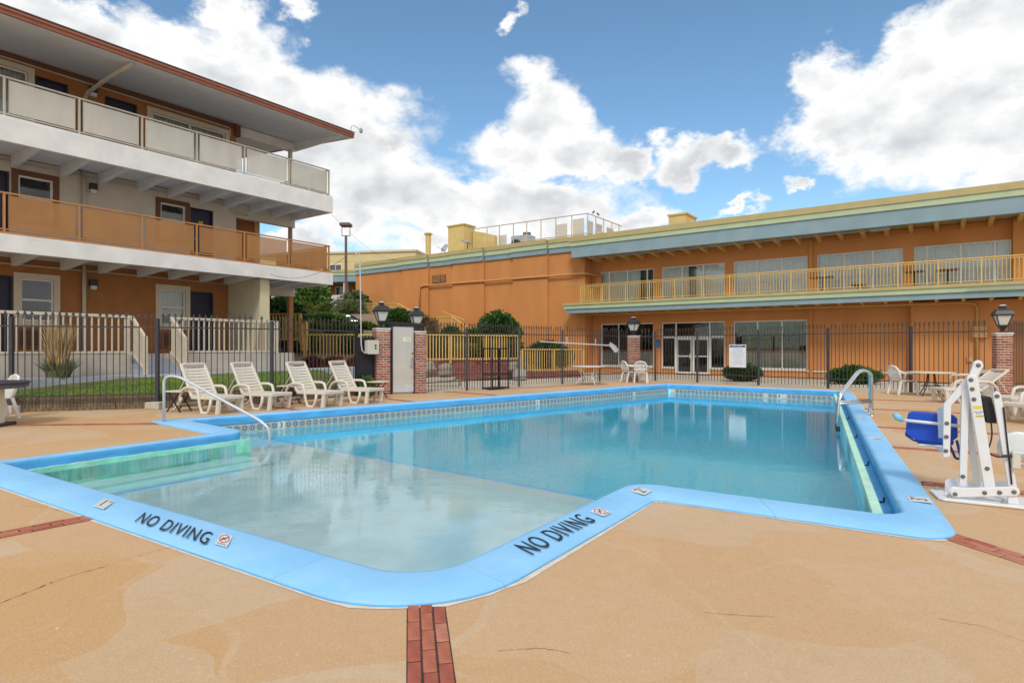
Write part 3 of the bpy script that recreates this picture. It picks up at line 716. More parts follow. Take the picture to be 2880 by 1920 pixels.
def window(x0, x1, z0, z1, trim, rail=True, curtain=True, tw_=.15):
    wn_ = MB().box(x0 - tw_, x0, D, D + .03, z0 - tw_, z1 + tw_).box(x1, x1 + tw_, D, D + .03, z0 - tw_, z1 + tw_).box(x0 + .001, x1 - .001, D, D + .03, z1, z1 + tw_).box(x0 + .001, x1 - .001, D, D + .03, z0 - tw_, z0).build('window', trim, motel)
    f = .05
    fr = MB().box(x0, x0 + f, D - .09, D - .03, z0, z1).box(x1 - f, x1, D - .09, D - .03, z0, z1).box(x0 + f, x1 - f, D - .09, D - .03, z1 - f, z1).box(x0 + f, x1 - f, D - .09, D - .03, z0, z0 + f)
    if rail: fr.box(x0 + f, x1 - f, D - .085, D - .035, (z0 + z1) / 2 - .025, (z0 + z1) / 2 + .025)
    else: fr.box((x0 + x1) / 2 - .03, (x0 + x1) / 2 + .03, D - .085, D - .035, z0 + f, z1 - f)
    fr.build('window_frame', FRAME, wn_)
    MB().box(x0 + f - .004, x1 - f + .004, D - .064, D - .058, z0 + f - .004, z1 - f + .004).build('pane', PANE, wn_)
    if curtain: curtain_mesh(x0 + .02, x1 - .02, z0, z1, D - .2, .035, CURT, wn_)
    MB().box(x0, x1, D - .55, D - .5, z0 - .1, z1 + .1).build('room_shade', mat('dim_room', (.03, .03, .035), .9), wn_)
def curtain_mesh(x0, x1, z0, z1, y, amp, m, parent, fold=.11):
    n = max(6, int((x1 - x0) / fold * 6)); vv = []
    for k in range(n + 1):
        x = x0 + (x1 - x0) * k / n; yy = y + amp * math.sin(k / 6 * 2 * math.pi) + DET.uniform(-.006, .006)
        vv += [(x, yy, z0), (x, yy, z1)]
    o = MB().add(vv, [(2 * k, 2 * k + 2, 2 * k + 3, 2 * k + 1) for k in range(n)]).build('curtain', m, parent, smooth=True, fix=False); return o
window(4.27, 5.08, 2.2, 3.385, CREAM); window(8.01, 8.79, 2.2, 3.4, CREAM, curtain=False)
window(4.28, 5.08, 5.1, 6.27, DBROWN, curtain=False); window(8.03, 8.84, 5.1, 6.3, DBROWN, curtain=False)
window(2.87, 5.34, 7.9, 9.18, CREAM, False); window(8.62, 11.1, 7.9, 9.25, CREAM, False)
bx('sill_band', CREAM, 2.7, XL, D + .003, D + .022, 2.12, 2.19) if False else None
# conduits, downpipe, wall lamps, heater grilles
PIPE = mat('beige_pipe', (.52, .46, .37), .5, .06, 4)
for z, x1 in ((9.45, 2.75), (3.74, 2.75)): MB().tube([(XL, D + .03, z + .05), (x1, D + .03, z)] if z < 5 else [(XL, D + .03, z + .05), (x1, D + .03, z - .02), (x1 - .06, D + .03, z - .1), (x1 - .06, D + .03, z - .3)], .022, 8).build('conduit', PIPE, motel, smooth=True)
MB().tube([(XL, D + .03, 6.62), (2.75, D + .03, 6.60), (2.7, D + .03, 6.4), (2.5, D + .03, 6.36), (2.0, D + .03, 6.36)], .02, 8).build('conduit', PIPE, motel, smooth=True)
MB().tube([(7.05, .42, 9.46), (7.05, .40, 9.32), (7.2, -.6, 9.18), (7.28, -2.0, 9.06), (7.28, -2.3, 8.9), (7.28, -2.3, 7.1)], .055, 10).tube([(7.28, -2.3, 6.74), (7.28, -2.3, 4.25)], .052, 10).tube([(7.28, -2.3, 3.98), (7.28, -2.3, 1.26)], .052, 10).build('downpipe', PIPE, motel, smooth=True)
for z in (9.1, 6.15, 3.22):
    l = MB().box(6.93, 7.13, D + .002, D + .14, z + .1, z + .3).build('wall_lamp', BLACKM, motel, bevel=.015)
    MB().prism([(D + .005, z + .1), (D + .125, z + .1), (D + .10, z - .01), (D + .005, z - .01)], 6.95, 7.11, 'x').build('lamp_shade', LGLASS, l)
GR = mat('heater_grille', (.20, .085, .04), .7, .1, 6)
for x0, x1 in ((8.15, 8.81), (4.40, 5.06)):
    gsl = MB().box(x0 - .06, x1 + .06, D + .002, D + .05, 1.42, 1.98).build('heater_grille', GR, motel, bevel=.01)
    for k in range(9): MB().box(x0, x1, D + .051, D + .06, 1.50 + k * .048, 1.50 + k * .048 + .022).build('slat', mat('grille_dark', (.06, .026, .015), .8), gsl)
# floor slabs with fascias, cantilever beams
for zt, zb, zu, lab in ((7.09, 6.52, 6.78, 'u'), (4.24, 3.80, 4.02, 'm')):
    bx('balcony_slab', SOFF, 0.12, XL, D - .001, -.12, zu, zt - .002)
    bx('slab_fascia', WHITE_ST, 0.0, XL, -.119, 0, zb, zt)
    bx('end_fascia', WHITE_ST, 0.0, .12, D - 1.3, -.1192, zb, zt - .001)
    bx('landing_slab', SOFF, .121, XR, D - 1.3, D - .0015, zu, zt - .003)
    for x in [8.94 + 1.06 * k for k in range(4, 0, -1)] + [8.94, 7.8, 6.83, 5.73, 4.78, 3.74, 2.86, 1.85, .95]:
        mb = MB().prism([(D + .001, zu - .001), (-.12, zu - .001), (-.12, zu - .16), (-.3, zu - .18), (D + .001, zu - .30)], x - .065, x + .065, 'x')
        mb.build('cantilever_beam', SOFF, motel)
    bx('end_beam', BEIGE, 0.0, XR - .001, D - .22, D - .002, zu - .55, zu - .0015)
# ground storey wing wall and column
bx('wing_wall', CREAMW, 2.5, 2.76, D + .001, -.32, .6, 3.8)
bx('wing_end', mat('pale_yellow_stucco', (.62, .55, .36), .85, .06, 3, .3, 40), 2.46, 2.80, -.319, -.25, .6, 3.798)
WOODP = mat('orange_post_paint', (.42, .18, .05), .6, .1, 5)
bx('post', PIPE, .13, .25, D - .1, D + .02, 7.09, 9.35); bx('post', mat('dull_post', (.30, .20, .13), .6, .1), .13, .25, D - .1, D + .02, 4.24, 6.25)
bx('wood_post', WOODP, .10, .28, D - .12, D + .04, .2, 3.47)
bx('stair_wall', BROWN, 1.2, 2.44, D - 1.3, D - .95, 4.24, 6.775)
bx('stair_pier', mat('yellow_pier', (.55, .38, .14), .8, .08), .98, 1.19, D - 1.25, D - .9, 4.24, 6.775)
# roof
rf = MB().prism([(D - 7.4, 10.6), (.60, 9.53), (.60, 9.37), (.5, 9.36), (D, 9.66), (D - 7.4, 10.3)], -.45, XL + .6, 'x').build('roof', SOFF, motel)
MB().bar((-.45, .64, 9.43), (XL + .6, .64, 9.43), .07, .17).build('fascia_gutter', ROOFRED, rf)
MB().bar((-.45, .69, 9.47), (XL + .6, .69, 9.47), .03, .05).build('gutter_lip', ROOFRED, rf)
MB().prism([(D - 7.45, 10.66), (.66, 9.575), (.66, 9.545), (D - 7.45, 10.61)], -.5, XL + .6, 'x').build('roofing', SHINGLE, rf)
MB().prism([(D - 7.4, 10.6), (.60, 9.53), (.60, 9.36), (D - 7.4, 10.28)], -.50, -.452, 'x').build('rake_board', ROOFRED, rf)
MB().prism([(D - .2, 9.70), (.40, 9.41), (.40, 9.32), (D - .2, 9.36)], -.15, .02, 'x').build('outrigger', WHITE_ST, rf)
MB().box(.021, XR - .002, D - .2, D - .02, 9.28, 9.62).build('roof_beam', WHITE_ST, rf)
MB().box(2.34, 2.55, D - .1, D + .1, 9.2, 9.6).build('beam_bracket', DBROWN, rf)
MB().box(XR - .05, XL, D + .0015, D + .03, 9.46, 9.63).build('brown_band', DBROWN, rf)
fl_ = MB().tube([(-.35, .6, 9.55), (-.33, .66, 9.75), (-.42, .72, 9.78), (-.62, .80, 9.68)], .012, 6).build('flood_light', mat('galvanised', (.35, .36, .37), .45, .1, 10, metal=.6), rf)
MB().lathe([(.02, 0), (.06, .03), (.07, .12), (.02, .2)], 10).build('lamp_head', mat('galvanised', (1, 1, 1)), fl_, loc=(-.66, .82, 9.55))
# balcony railings: posts, top rail, bottom rail, mesh panels
px_ = [.14, 1.835, 3.488, 5.041, 6.598, 8.142, 9.716, 11.28, 12.84]
for z0, mr, ms, nm in ((7.09, PIPE, SCR_W, 'u'), (4.24, ORANGE, SCR_O, 'm')):
    zt = z0 + 1.035
    MB().box(.10, XL, -.085, -.035, zt - .04, zt).build('top_rail', mr, motel)
    MB().box(.10, XL, -.075, -.045, z0 + .10, z0 + .135).build('bottom_rail', mr, motel)
    bx('kerb_strip', mr if nm == 'm' else WHITE_ST, .02, XL, -.10, -.02, z0 + .001, z0 + .06)
    for i, x in enumerate(px_):
        MB().box(x - .024, x + .024, -.083, -.037, z0, zt - .041).build('rail_post', mr, motel)
        if i + 1 < len(px_):
            a, b = x + .10, px_[i + 1] - .10
            pn = MB().box(a, b, -.064, -.056, z0 + .16, zt - .075).build('mesh_panel', ms, motel)
            for e_ in (a - .012, b): MB().box(e_, e_ + .012, -.07, -.05, z0 + .136, zt - .041).build('panel_frame', mr, pn)
    # end railing along the landing
    MB().box(.12, .16, D - 1.2, -.09, zt - .04, zt - .002).build('top_rail', mr, motel); MB().box(.125, .155, D - 1.2, -.09, z0 + .1, z0 + .134).build('bottom_rail', mr, motel)
    for y0, y1 in ((-1.15, -.2), (-2.25, -1.3), (-3.4, -2.6)):
        MB().box(.136, .144, y0, y1, z0 + .16, zt - .075).build('mesh_panel', ms, motel); MB().box(.12, .16, y0 - .07, y0 - .03, z0, zt - .041).build('rail_post', mr, motel)
# porch with steps and picket railing
bx('porch', CONC, 6.88, XL, D - .0, -.1, .2, 1.25); bx('porch', CONC, 1.6, 5.73, D - .0, -.1, .2, 1.25); bx('porch', CONC, 5.731, 6.879, D - .0, -.5, .2, 1.25)
for k in range(4): bx('step', GREYW, 5.74, 6.87, -.5 + .28 * k - .0, -.5 + .28 * (k + 1), .2, 1.11 - .14 * k)
bx('step_cheek', GREYW, 6.60, 6.868, .63, .75, .2, .95) if False else None
RAILC = mat('cream_rail_paint', (.62, .54, .42), .6, .05, 6)
pk = MB().box(-.017, .017, -.017, .017, 0, 1.0).mesh('baluster', RAILC)
def porch_rail(x0, x1):
    MB().box(x0, x1, -.20, -.13, 2.28, 2.36).build('handrail', RAILC, motel, bevel=.008); MB().box(x0, x1, -.19, -.14, 1.28, 1.34).build('bottom_rail', RAILC, motel)
    x = x0 + .12
    while x < x1 - .05: link('baluster', pk, motel, (x, -.165, 1.341), None, (1, 1, .938)); x += .163
    for xx in (x0 + .04, x1 - .04): bx('newel_post', RAILC, xx - .04, xx + .04, -.205, -.125, 1.25, 2.362)
porch_rail(6.88, XL); porch_rail(2.2, 5.73)
for x in (6.84, 5.77):
    MB().bar((x, -.13, 2.32), (x, .72, 1.72), .07, .08).build('stair_handrail', RAILC, motel); MB().bar((x, -.13, 1.30), (x, .72, .84), .05, .06).build('stair_bottom_rail', RAILC, motel)
    bx('newel_post', RAILC, x - .045, x + .045, .70, .79, .62, 1.75)
    for k in range(6):
        y = .0 + k * .12; MB().bar((x, y, 1.26 - (y + .13) * .54), (x, y, 2.30 - (y + .13) * .70), .034, .034).build('baluster', RAILC, motel)

# ------------------------------------------------------------------ long orange building on the right
ORW = mat('orange_stucco', (.575, .245, .082), .9, .09, .9, .5, 38, spec=.2, c2=(.49, .215, .085), streak=.35)
TANB, GRNB, BLUB = mat('tan_cornice', (.46, .37, .17), .7, .07, 2), mat('pale_green_cornice', (.44, .52, .33), .7, .06, 2), mat('grey_blue_cornice', (.235, .33, .37), .7, .08, 1.5, c2=(.29, .37, .39))
YEL = mat('yellow_rail_paint', (.66, .43, .13), .55, .06, 5); YBOX = mat('yellow_stucco', (.62, .47, .19), .85, .07, 2, .3, 30, c2=(.55, .44, .22))
ALU = mat('aluminium_frame', (.74, .73, .70), .45, .05, 6); SILLM = mat('beige_sill', (.60, .55, .45), .8, .06, 4)
SHEER = mat('sheer_curtain', (.86, .84, .80), .9, .05, 4)
bu_rz = math.atan2(.586, -.81)
bld = thing('lodge_building', 'long two storey orange building with blue and green cornice and yellow balcony', 'building', (9.54, 31.5, 0), bu_rz)
def bb(name, m, x0, x1, y0, y1, z0, z1, parent=bld, bevel=0.): return MB().box(x0, x1, y0, y1, z0, z1).build(name, m, parent, bevel=bevel)
XE = -19.0; XB = 5.95
upw = [(2.15, 5.43, [4.883, 3.739, 2.554]), (-1.68, 1.69, [.564, -.584]), (-5.54, -2.12, [-3.257, -4.399]), (-9.33, -5.95, [-7.066, -8.201]), (-12.97, -9.73, [-10.19, -11.347, -12.466])]
wall_with_openings('upper_wall', ORW, XE, XB, 3.6, 6.6, -.25, 0, [(a, b, 3.94, 5.79) for a, b, _ in upw], bld)
low = [(2.16, 5.39, .38, 2.79), (-1.68, 1.69, -.02, 2.78), (-5.52, -2.12, .38, 2.76)]
wall_with_openings('ground_wall', ORW, XE, XB, -.1, 3.598, -.25, 0, low, bld)
bb('proud_wall', ORW, XE, -9.64, .001, .42, -.1, 3.36); bb('proud_pier', ORW, XE, -13.0, .001, .35, 3.93, 6.55)
bb('rear_block', ORW, XE, 26.2, -12, -2.6, -.1, 7.6)
for x in (-5.63, -5.72): pass
for z0, z1 in ((3.93, 6.5), (.0, 3.34)): bb('downpipe', ORW, -5.76, -5.62, .002, .09, z0, z1)
bb('sill_band', SILLM, -9.63, -5.53, .002, .05, .27, .35); bb('sill_band', SILLM, -5.52, -2.12, .002, .06, .30, .379); bb('sill_band', SILLM, 2.16, 5.39, .002, .06, .30, .379)
bb('sill_band', SILLM, .915, 1.69, .002, .06, .28, .345); bb('sill_band', SILLM, -1.68, -.905, .002, .06, .28, .345)
def framed(x0, x1, z0, z1, mull, nm, depth=-.1, parent=bld, f=.05):
    wn_ = MB().box(x0, x0 + f, depth - .03, depth + .04, z0, z1).box(x1 - f, x1, depth - .03, depth + .04, z0, z1).box(x0 + f, x1 - f, depth - .03, depth + .04, z1 - f, z1).box(x0 + f, x1 - f, depth - .03, depth + .04, z0, z0 + f).build(nm, ALU, parent)
    for m_ in mull: MB().box(m_ - .03, m_ + .03, depth - .028, depth + .038, z0 + f, z1 - f).build('mullion', ALU, wn_)
    e = sorted([x0 + f] + list(mull) + [x1 - f])
    for a, b in zip(e, e[1:]): MB().box(a + .01, b - .01, depth - .003, depth + .003, z0 + f - .005, z1 - f + .005).build('pane', PANE, wn_)
    return wn_
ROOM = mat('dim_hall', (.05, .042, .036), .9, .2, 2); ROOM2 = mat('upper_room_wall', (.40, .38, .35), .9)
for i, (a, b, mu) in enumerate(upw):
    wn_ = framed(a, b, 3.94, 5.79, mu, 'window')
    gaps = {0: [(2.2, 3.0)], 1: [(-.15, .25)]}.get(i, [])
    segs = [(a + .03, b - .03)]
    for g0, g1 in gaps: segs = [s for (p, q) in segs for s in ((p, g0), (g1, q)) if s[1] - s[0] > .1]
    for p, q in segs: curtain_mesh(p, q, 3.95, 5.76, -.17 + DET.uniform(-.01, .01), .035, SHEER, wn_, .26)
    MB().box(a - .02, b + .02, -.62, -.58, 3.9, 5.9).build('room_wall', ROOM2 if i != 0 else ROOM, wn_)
BOARD = mat('window_board', (.62, .57, .47), .8, .06, 3)
for (a, b, z0, z1), mu in ((low[0], [4.3]), (low[2], [-3.274, -4.399])):
    wn_ = framed(a, b, z0, z1, mu, 'window'); MB().box(a + .03, b - .03, -.20, -.17, z0 + .02, 1.18).build('lower_board', BOARD, wn_)
    MB().box(a + .03, b - .03, -.21, -.165, 1.181, 1.30).build('board_cap', ORW, wn_)
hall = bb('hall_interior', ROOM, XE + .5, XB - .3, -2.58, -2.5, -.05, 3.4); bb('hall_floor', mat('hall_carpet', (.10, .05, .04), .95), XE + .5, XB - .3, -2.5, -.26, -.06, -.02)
# entrance: sidelights, transom, double glass door
ent = framed(-1.68, 1.69, 1.99, 2.78, [.91, -.9], 'entrance_transom')
for a, b in ((.935, 1.69), (-1.68, -.925)): s = framed(a, b, .345, 1.985, [], 'sidelight'); bb('apron_wall', ORW, a, b, -.24, -.001, -.1, .279)
MB().box(.88, .93, -.14, .0, 0, 1.985).box(-.92, -.87, -.14, 0, 0, 1.985).box(-.869, .879, -.139, -.001, 1.93, 1.984).build('door_frame', ALU, bld)
for a, b, hx in ((.02, .875, .12), (-.865, -.01, -.11)):
    d = MB().box(a, a + .085, -.10, -.05, .02, 1.925).box(b - .085, b, -.10, -.05, .02, 1.925).box(a + .0851, b - .0851, -.0995, -.0505, 1.84, 1.9245).box(a + .0851, b - .0851, -.0995, -.0505, .02, .14).box(a + .0851, b - .0851, -.0995, -.0505, .94, 1.0).build('glass_door', ALU, bld)
    MB().box(a + .08, b - .08, -.078, -.072, .135, .945).build('pane', PANE, d); MB().box(a + .08, b - .08, -.078, -.072, .995, 1.845).build('pane', PANE, d)
    MB().tube([(hx, -.05, .85), (hx, .02, .85), (hx, .02, 1.10), (hx, -.05, 1.10)], .014, 6).build('pull_handle', ALU, d)
# blue accessibility sign beside the entrance
sg = bb('wall_sign', mat('sign_blue', (.015, .10, .28), .4, .05), 1.79, 2.03, .003, .02, 1.42, 1.87)
mb = MB(); mb.lathe([(.001, 0), (.022, .002), (.001, .004)], 10); hd = mb.build('sign_symbol', mat('sign_white', (.7, .72, .74), .5, .03), sg, loc=(1.92, .0215, 1.80)); hd.rotation_euler = (R(-90), 0, 0)
MB().tube([(1.925, .022, 1.77), (1.92, .022, 1.68), (1.87, .022, 1.67), (1.85, .022, 1.60)], .008, 5).tube([(1.93, .022, 1.69), (1.955, .022, 1.64), (1.93, .022, 1.595), (1.885, .022, 1.60)], .006, 5).build('sign_symbol', mat('sign_white', (1, 1, 1)), sg)
link('sign_lettering', text_mesh('POOL\nENTRANCE', .038, mat('sign_white', (1, 1, 1)), .0006), sg, (1.91, .0215, 1.50), (R(90), 0, R(180)))
# balcony: slab, stepped fascia, soffit beams, railing
def stepped(nm, x0, x1, y, bands, drop_y):
    for k, (m_, z0, z1, dy) in enumerate(bands): bb(nm, m_, x0, x1 - .08 * k, drop_y + .001 * k, y - dy, z0, z1)
stepped('balcony_fascia', XE, 6.78, 2.02, [(TANB, 3.80, 3.93, 0), (GRNB, 3.60, 3.799, .05), (BLUB, 3.36, 3.599, .12)], 1.72)
bb('balcony_floor', SILLM, XE, 6.70, .43, 1.719, 3.76, 3.92); bb('balcony_soffit', mat('tan_soffit', (.44, .31, .13), .85, .08), XE, 6.60, .002, 1.71, 3.52, 3.56)
BEAM = mat('yellow_beam_paint', (.62, .42, .12), .7, .08, 4)
for k in range(26):
    x = 5.4 - .885 * k
    if x < XE + .2: break
    MB().prism([(.43 if x < -9.6 else .003, 3.52), (1.70, 3.52), (1.70, 3.40), (.43 if x < -9.6 else .003, 3.30)], x - .06, x + .06, 'x').build('balcony_beam', BEAM, bld)
    MB().prism([(.003, 6.62), (1.6, 6.62), (1.6, 6.50), (.003, 6.36)], x - .08, x + .08, 'x').build('roof_beam', BEAM, bld)
RY = 1.88; yp = MB().box(-.011, .011, -.011, .011, 0, .79).mesh('baluster', YEL)
MB().tube([(6.72, RY, 4.90), (XE, RY, 4.90)], .028, 8).build('top_rail', YEL, bld, smooth=True)
MB().box(XE, 5.67, RY - .015, RY + .015, 4.81, 4.84).build('upper_rail', YEL, bld); MB().box(XE, 5.67, RY - .015, RY + .015, 4.0, 4.03).build('lower_rail', YEL, bld)
bb('end_rail', YEL, 5.655, 5.685, .05, RY, 4.86, 4.90); bb('end_rail', YEL, 5.655, 5.685, .05, RY, 4.0, 4.03)
for k in range(13): link('baluster', yp, bld, (5.67, .12 + k * .135, 4.03))
pp = [5.664 - 1.355 * k for k in range(19)]
pm = MB().box(-.026, .026, -.026, .026, 0, .95).mesh('rail_post', YEL)
for k, x in enumerate(pp):
    if x < XE: break
    link('rail_post', pm, bld, (x, RY, 3.925))
    for j in range(1, 11):
        if x - j * .1232 > XE: link('baluster', yp, bld, (x - j * .1232, RY, 4.025))
# main roof over the balcony and conduits under it
stepped('roof_cornice', XE, 6.45, 1.95, [(TANB, 7.38, 7.66, 0), (GRNB, 7.13, 7.379, .05), (BLUB, 6.50, 7.129, .11)], 1.55)
bb('roof', mat('roof_gravel', (.33, .30, .26), .95, .1, 3), XE, 6.4, -12.05, 1.549, 7.40, 7.58); bb('roof_soffit', mat('tan_soffit', (1, 1, 1)), XE, 6.3, -.25, 1.54, 6.62, 6.66)
MB().tube([(5.2, 1.45, 6.42), (-8.2, 1.45, 6.44)], .025, 8).build('conduit', mat('grey_conduit', (.36, .35, .33), .5, .1), bld); bb('junction_box', mat('grey_conduit', (1, 1, 1)), -8.95, -8.2, 1.25, 1.52, 6.40, 6.60)
ORP = mat('orange_pipe', (.55, .30, .10), .6, .06, 4)
MB().tube([(5.5, 1.5, 3.28), (-11.5, .62, 3.26), (-11.8, .52, 3.2), (-11.87, .5, 3.0), (-11.87, .5, .2)], .045, 8).build('conduit', ORP, bld, smooth=True)
bb('meter_box', ORP, -12.19, -11.72, .421, .60, 1.84, 2.30); bb('outlet_box', ORP, -11.75, -11.55, .421, .5, .85, 1.05)
MB().tube([(-11.5, 2.06, 3.72), (XE, 2.06, 3.70)], .02, 6).build('conduit', mat('grey_conduit', (1, 1, 1)), bld)
# blank panelled block at the left end
edges = [5.97, 8.44, 11.01, 13.31, 16.01, 18.25, 20.93, 26.1]
for k, (a, b) in enumerate(zip(edges, edges[1:])):
    y = .99 if k % 2 else .86
    bb('wall_panel', ORW, a + .001, b, -2.6, y, -.1, 7.02)
    bb('panel_cornice', BLUB, a - (.1 if k == 6 else 0), b + (.12 if k % 2 else -.08), -2.5, y + .10, 7.021, 7.33); bb('panel_cornice', GRNB, a, b + (.12 if k % 2 else -.08), -2.5, y + .16, 7.331, 7.62); bb('panel_cornice', TANB, a, b + (.12 if k % 2 else -.08), -2.5, y + .21, 7.621, 7.88)
bb('block_roof', mat('roof_gravel', (1, 1, 1)), 6.0, 26.1, -12, -2.501, 7.6, 7.8)
MB().tube([(19.05, 1.05, 4.0), (19.0, 1.05, 5.5), (18.9, 1.05, 5.68), (18.6, 1.06, 5.74), (5.95, 1.06, 5.67), (5.8, .9, 5.66), (5.4, .1, 5.60)], .06, 10).build('conduit', mat('orange_pipe_pale', (.55, .27, .11), .6, .05), bld, smooth=True)
bb('junction_box', ORW, 5.30, 5.70, .003, .12, 4.9, 5.65)
lv = bb('louvre_vent', mat('louvre_dark', (.16, .07, .03), .8), 16.7, 18.0, .87, .885, 5.87, 6.42)
for k in range(6):
    for a, b in ((16.72, 17.12), (17.2, 17.98)): MB().bar((a, .91, 5.93 + k * .085), (b, .91, 5.93 + k * .085), .045, .035).build('slat', mat('orange_pipe_pale', (1, 1, 1)), lv)
# roof-top: penthouse, chimney, guard rail, plant, dish, flood light
pent = bb('roof_penthouse', YBOX, 17.55, 19.1, -3.25, -2.0, 7.6, 10.38); MB().box(17.47, 19.18, -3.33, -1.92, 10.381, 10.47).build('coping_cap', YBOX, pent)
MB().prism([(15.4, 7.6), (17.46, 7.6), (17.46, 10.05), (16.4, 9.8), (15.4, 9.5)], -3.2, -2.9, 'y').build('screen_wall', YBOX, bld)
ch = MB().lathe([(.2, 0), (.2, 1.85), (.31, 1.86), (.31, 1.93), (.22, 1.94), (.22, 1.98)], 14).build('chimney_pipe', YBOX, bld, loc=(19.68, -.5, 7.8), smooth=False)
RAILT = mat('pale_pipe_paint', (.50, .42, .30), .6, .08, 4)
MB().tube([(16.9, -2, 9.95), (7.36, -2, 9.86), (7.36, -6.9, 9.86)], .035, 8).build('roof_guardrail', RAILT, bld); MB().tube([(12.5, -2, 8.62), (7.36, -2, 8.62), (7.36, -6.9, 8.62)], .035, 8).build('roof_guardrail', RAILT, bld)
for x in (15.4, 14.3, 13.1, 12.0, 10.85, 9.7, 8.5, 7.36): MB().tube([(x, -2, 7.7), (x, -2, 9.88)], .035, 8).build('guardrail_post', RAILT, bld)
for y in (-3.1, -4.2, -5.4, -6.5): MB().tube([(7.36, y, 7.5), (7.36, y, 9.86)], .035, 8).build('guardrail_post', RAILT, bld)
PANL = mat('pale_panel', (.60, .55, .48), .8, .05)
for x0, x1, y, z1 in ((9.7, 10.6, -3.4, 9.75), (8.2, 9.0, -3.0, 9.85), (14.9, 15.6, -3.6, 9.6)): bb('screen_panel', PANL, x0, x1, y - .05, y, 7.7, z1)
for y0, y1 in ((-3.2, -2.5), (-4.5, -3.6), (-6.2, -5.2)): bb('screen_panel', PANL, 7.62, 7.66, y0, y1, 7.6, 9.55)
bb('plant_housing', YBOX, 8.1, 11.2, -4.4, -3.5, 7.6, 8.75); bb('plant_housing', YBOX, 6.7, 7.0, -6.5, -2.6, 7.4, 8.72)
GAL = mat('galvanised_plant', (.42, .45, .46), .45, .12, 5, metal=.3)
ac = bb('roof_air_unit', GAL, 12.2, 13.6, -3.4, -2.4, 7.8, 9.15, bevel=.03); MB().lathe([(.25, 0), (.28, .1), (.28, .22), (.1, .26)], 12).build('fan_cowl', mat('dark_cowl', (.12, .13, .14), .5), ac, loc=(12.6, -2.9, 9.15))
MB().lathe([(.38, 0), (.38, .16), (.3, .2)], 16).build('fan_ring', BLACKM, ac, loc=(13.1, -2.38, 8.5)).rotation_euler = (R(-90), 0, 0)
MB().tube([(13.9, -2.9, 7.8), (13.9, -2.9, 9.2), (13.6, -2.9, 9.25)], .04, 6).build('vent_pipe', GAL, bld)
fl2 = MB().tube([(15.0, .6, 7.85), (15.0, .6, 8.35)], .03, 6).build('flood_light', BLACKM, bld); MB().bar((15.2, .75, 8.55), (14.8, .75, 8.35), .5, .14).build('lamp_head', mat('grey_conduit', (1, 1, 1)), fl2)
ds_ = MB().tube([(17.2, .5, 7.85), (17.0, .6, 8.15)], .03, 6).tube([(17.0, .6, 8.1), (17.45, 1.0, 8.35)], .015, 6).build('satellite_dish', BLACKM, bld)
dd_ = MB().lathe([(.02, -.09), (.2, -.05), (.31, .02), (.32, .03), (.2, -.03), (.01, -.07)], 16).build('dish', GAL, ds_, loc=(17.0, .66, 8.25), smooth=True); dd_.rotation_euler = (R(-60), R(15), 0)
rb = bb('roof_vent_box', YBOX, 1.4, 2.46, -4.7, -3.0, 7.5, 9.22); MB().box(1.33, 2.53, -4.77, -2.93, 9.221, 9.32).build('cap', YBOX, rb)
MB().box(1.36, 1.399, -4.4, -3.8, 8.72, 9.05).build('louvre', PANL, rb)

# small tables left out on the balcony
for k, (x, y, w_, lab) in enumerate(((-6.3, 1.0, .95, 'dark topped table on the balcony at the downpipe'), (-9.78, 1.05, .72, 'square dark table on the balcony between two windows'), (-10.9, .95, .74, 'dark table on the balcony in front of the right window'), (-7.7, .7, .5, 'low dark table on the balcony in front of the fourth window'))):
    c_, s_ = math.cos(bu_rz), math.sin(bu_rz); tb = thing('balcony_table', lab, 'table', (9.54 + x * c_ - y * s_, 31.5 + x * s_ + y * c_, 3.922), bu_rz, 'tables on the balcony'); ht_ = .70 if k < 3 else .3
    MB().box(-w_ / 2, w_ / 2, -.36, .36, ht_ - .04, ht_).build('table_top', mat('dark_wood_top', (.14, .075, .04), .5, .2, 5), tb, bevel=.005); MB().lathe([(.22, 0), (.2, .03), (.03, .05), (.03, ht_ - .04)], 10).build('pedestal', BLACKM, tb)

# ------------------------------------------------------------------ iron fences
IRON = mat('black_iron', (.055, .045, .045), .5, .2, 6, spec=.4); IRONP = mat('dark_grey_post', (.045, .047, .058), .5, .15, 4)
_pk = MB().box(-.0085, .0085, -.0085, .0085, 0, 2.08)
pick_a = MB(); pick_a.v, pick_a.f = list(_pk.v), list(_pk.f)
pick_a.add([(-.035, -.006, 2.10), (0, -.006, 2.07), (.035, -.006, 2.10), (0, -.006, 2.19), (-.035, .006, 2.10), (0, .006, 2.07), (.035, .006, 2.10), (0, .006, 2.19)], [(0, 1, 2, 3), (7, 6, 5, 4), (0, 4, 5, 1), (1, 5, 6, 2), (2, 6, 7, 3), (3, 7, 4, 0)])
pick_a.box(-.032, .032, -.006, .006, 2.035, 2.055)
PICK = pick_a.mesh('picket', IRON); PICKB = _pk.mesh('picket', IRON)
POSTM = MB().box(-.037, .037, -.037, .037, 0, 2.1).box(-.043, .043, -.043, .043, 2.101, 2.125).mesh('fence_post', IRONP)
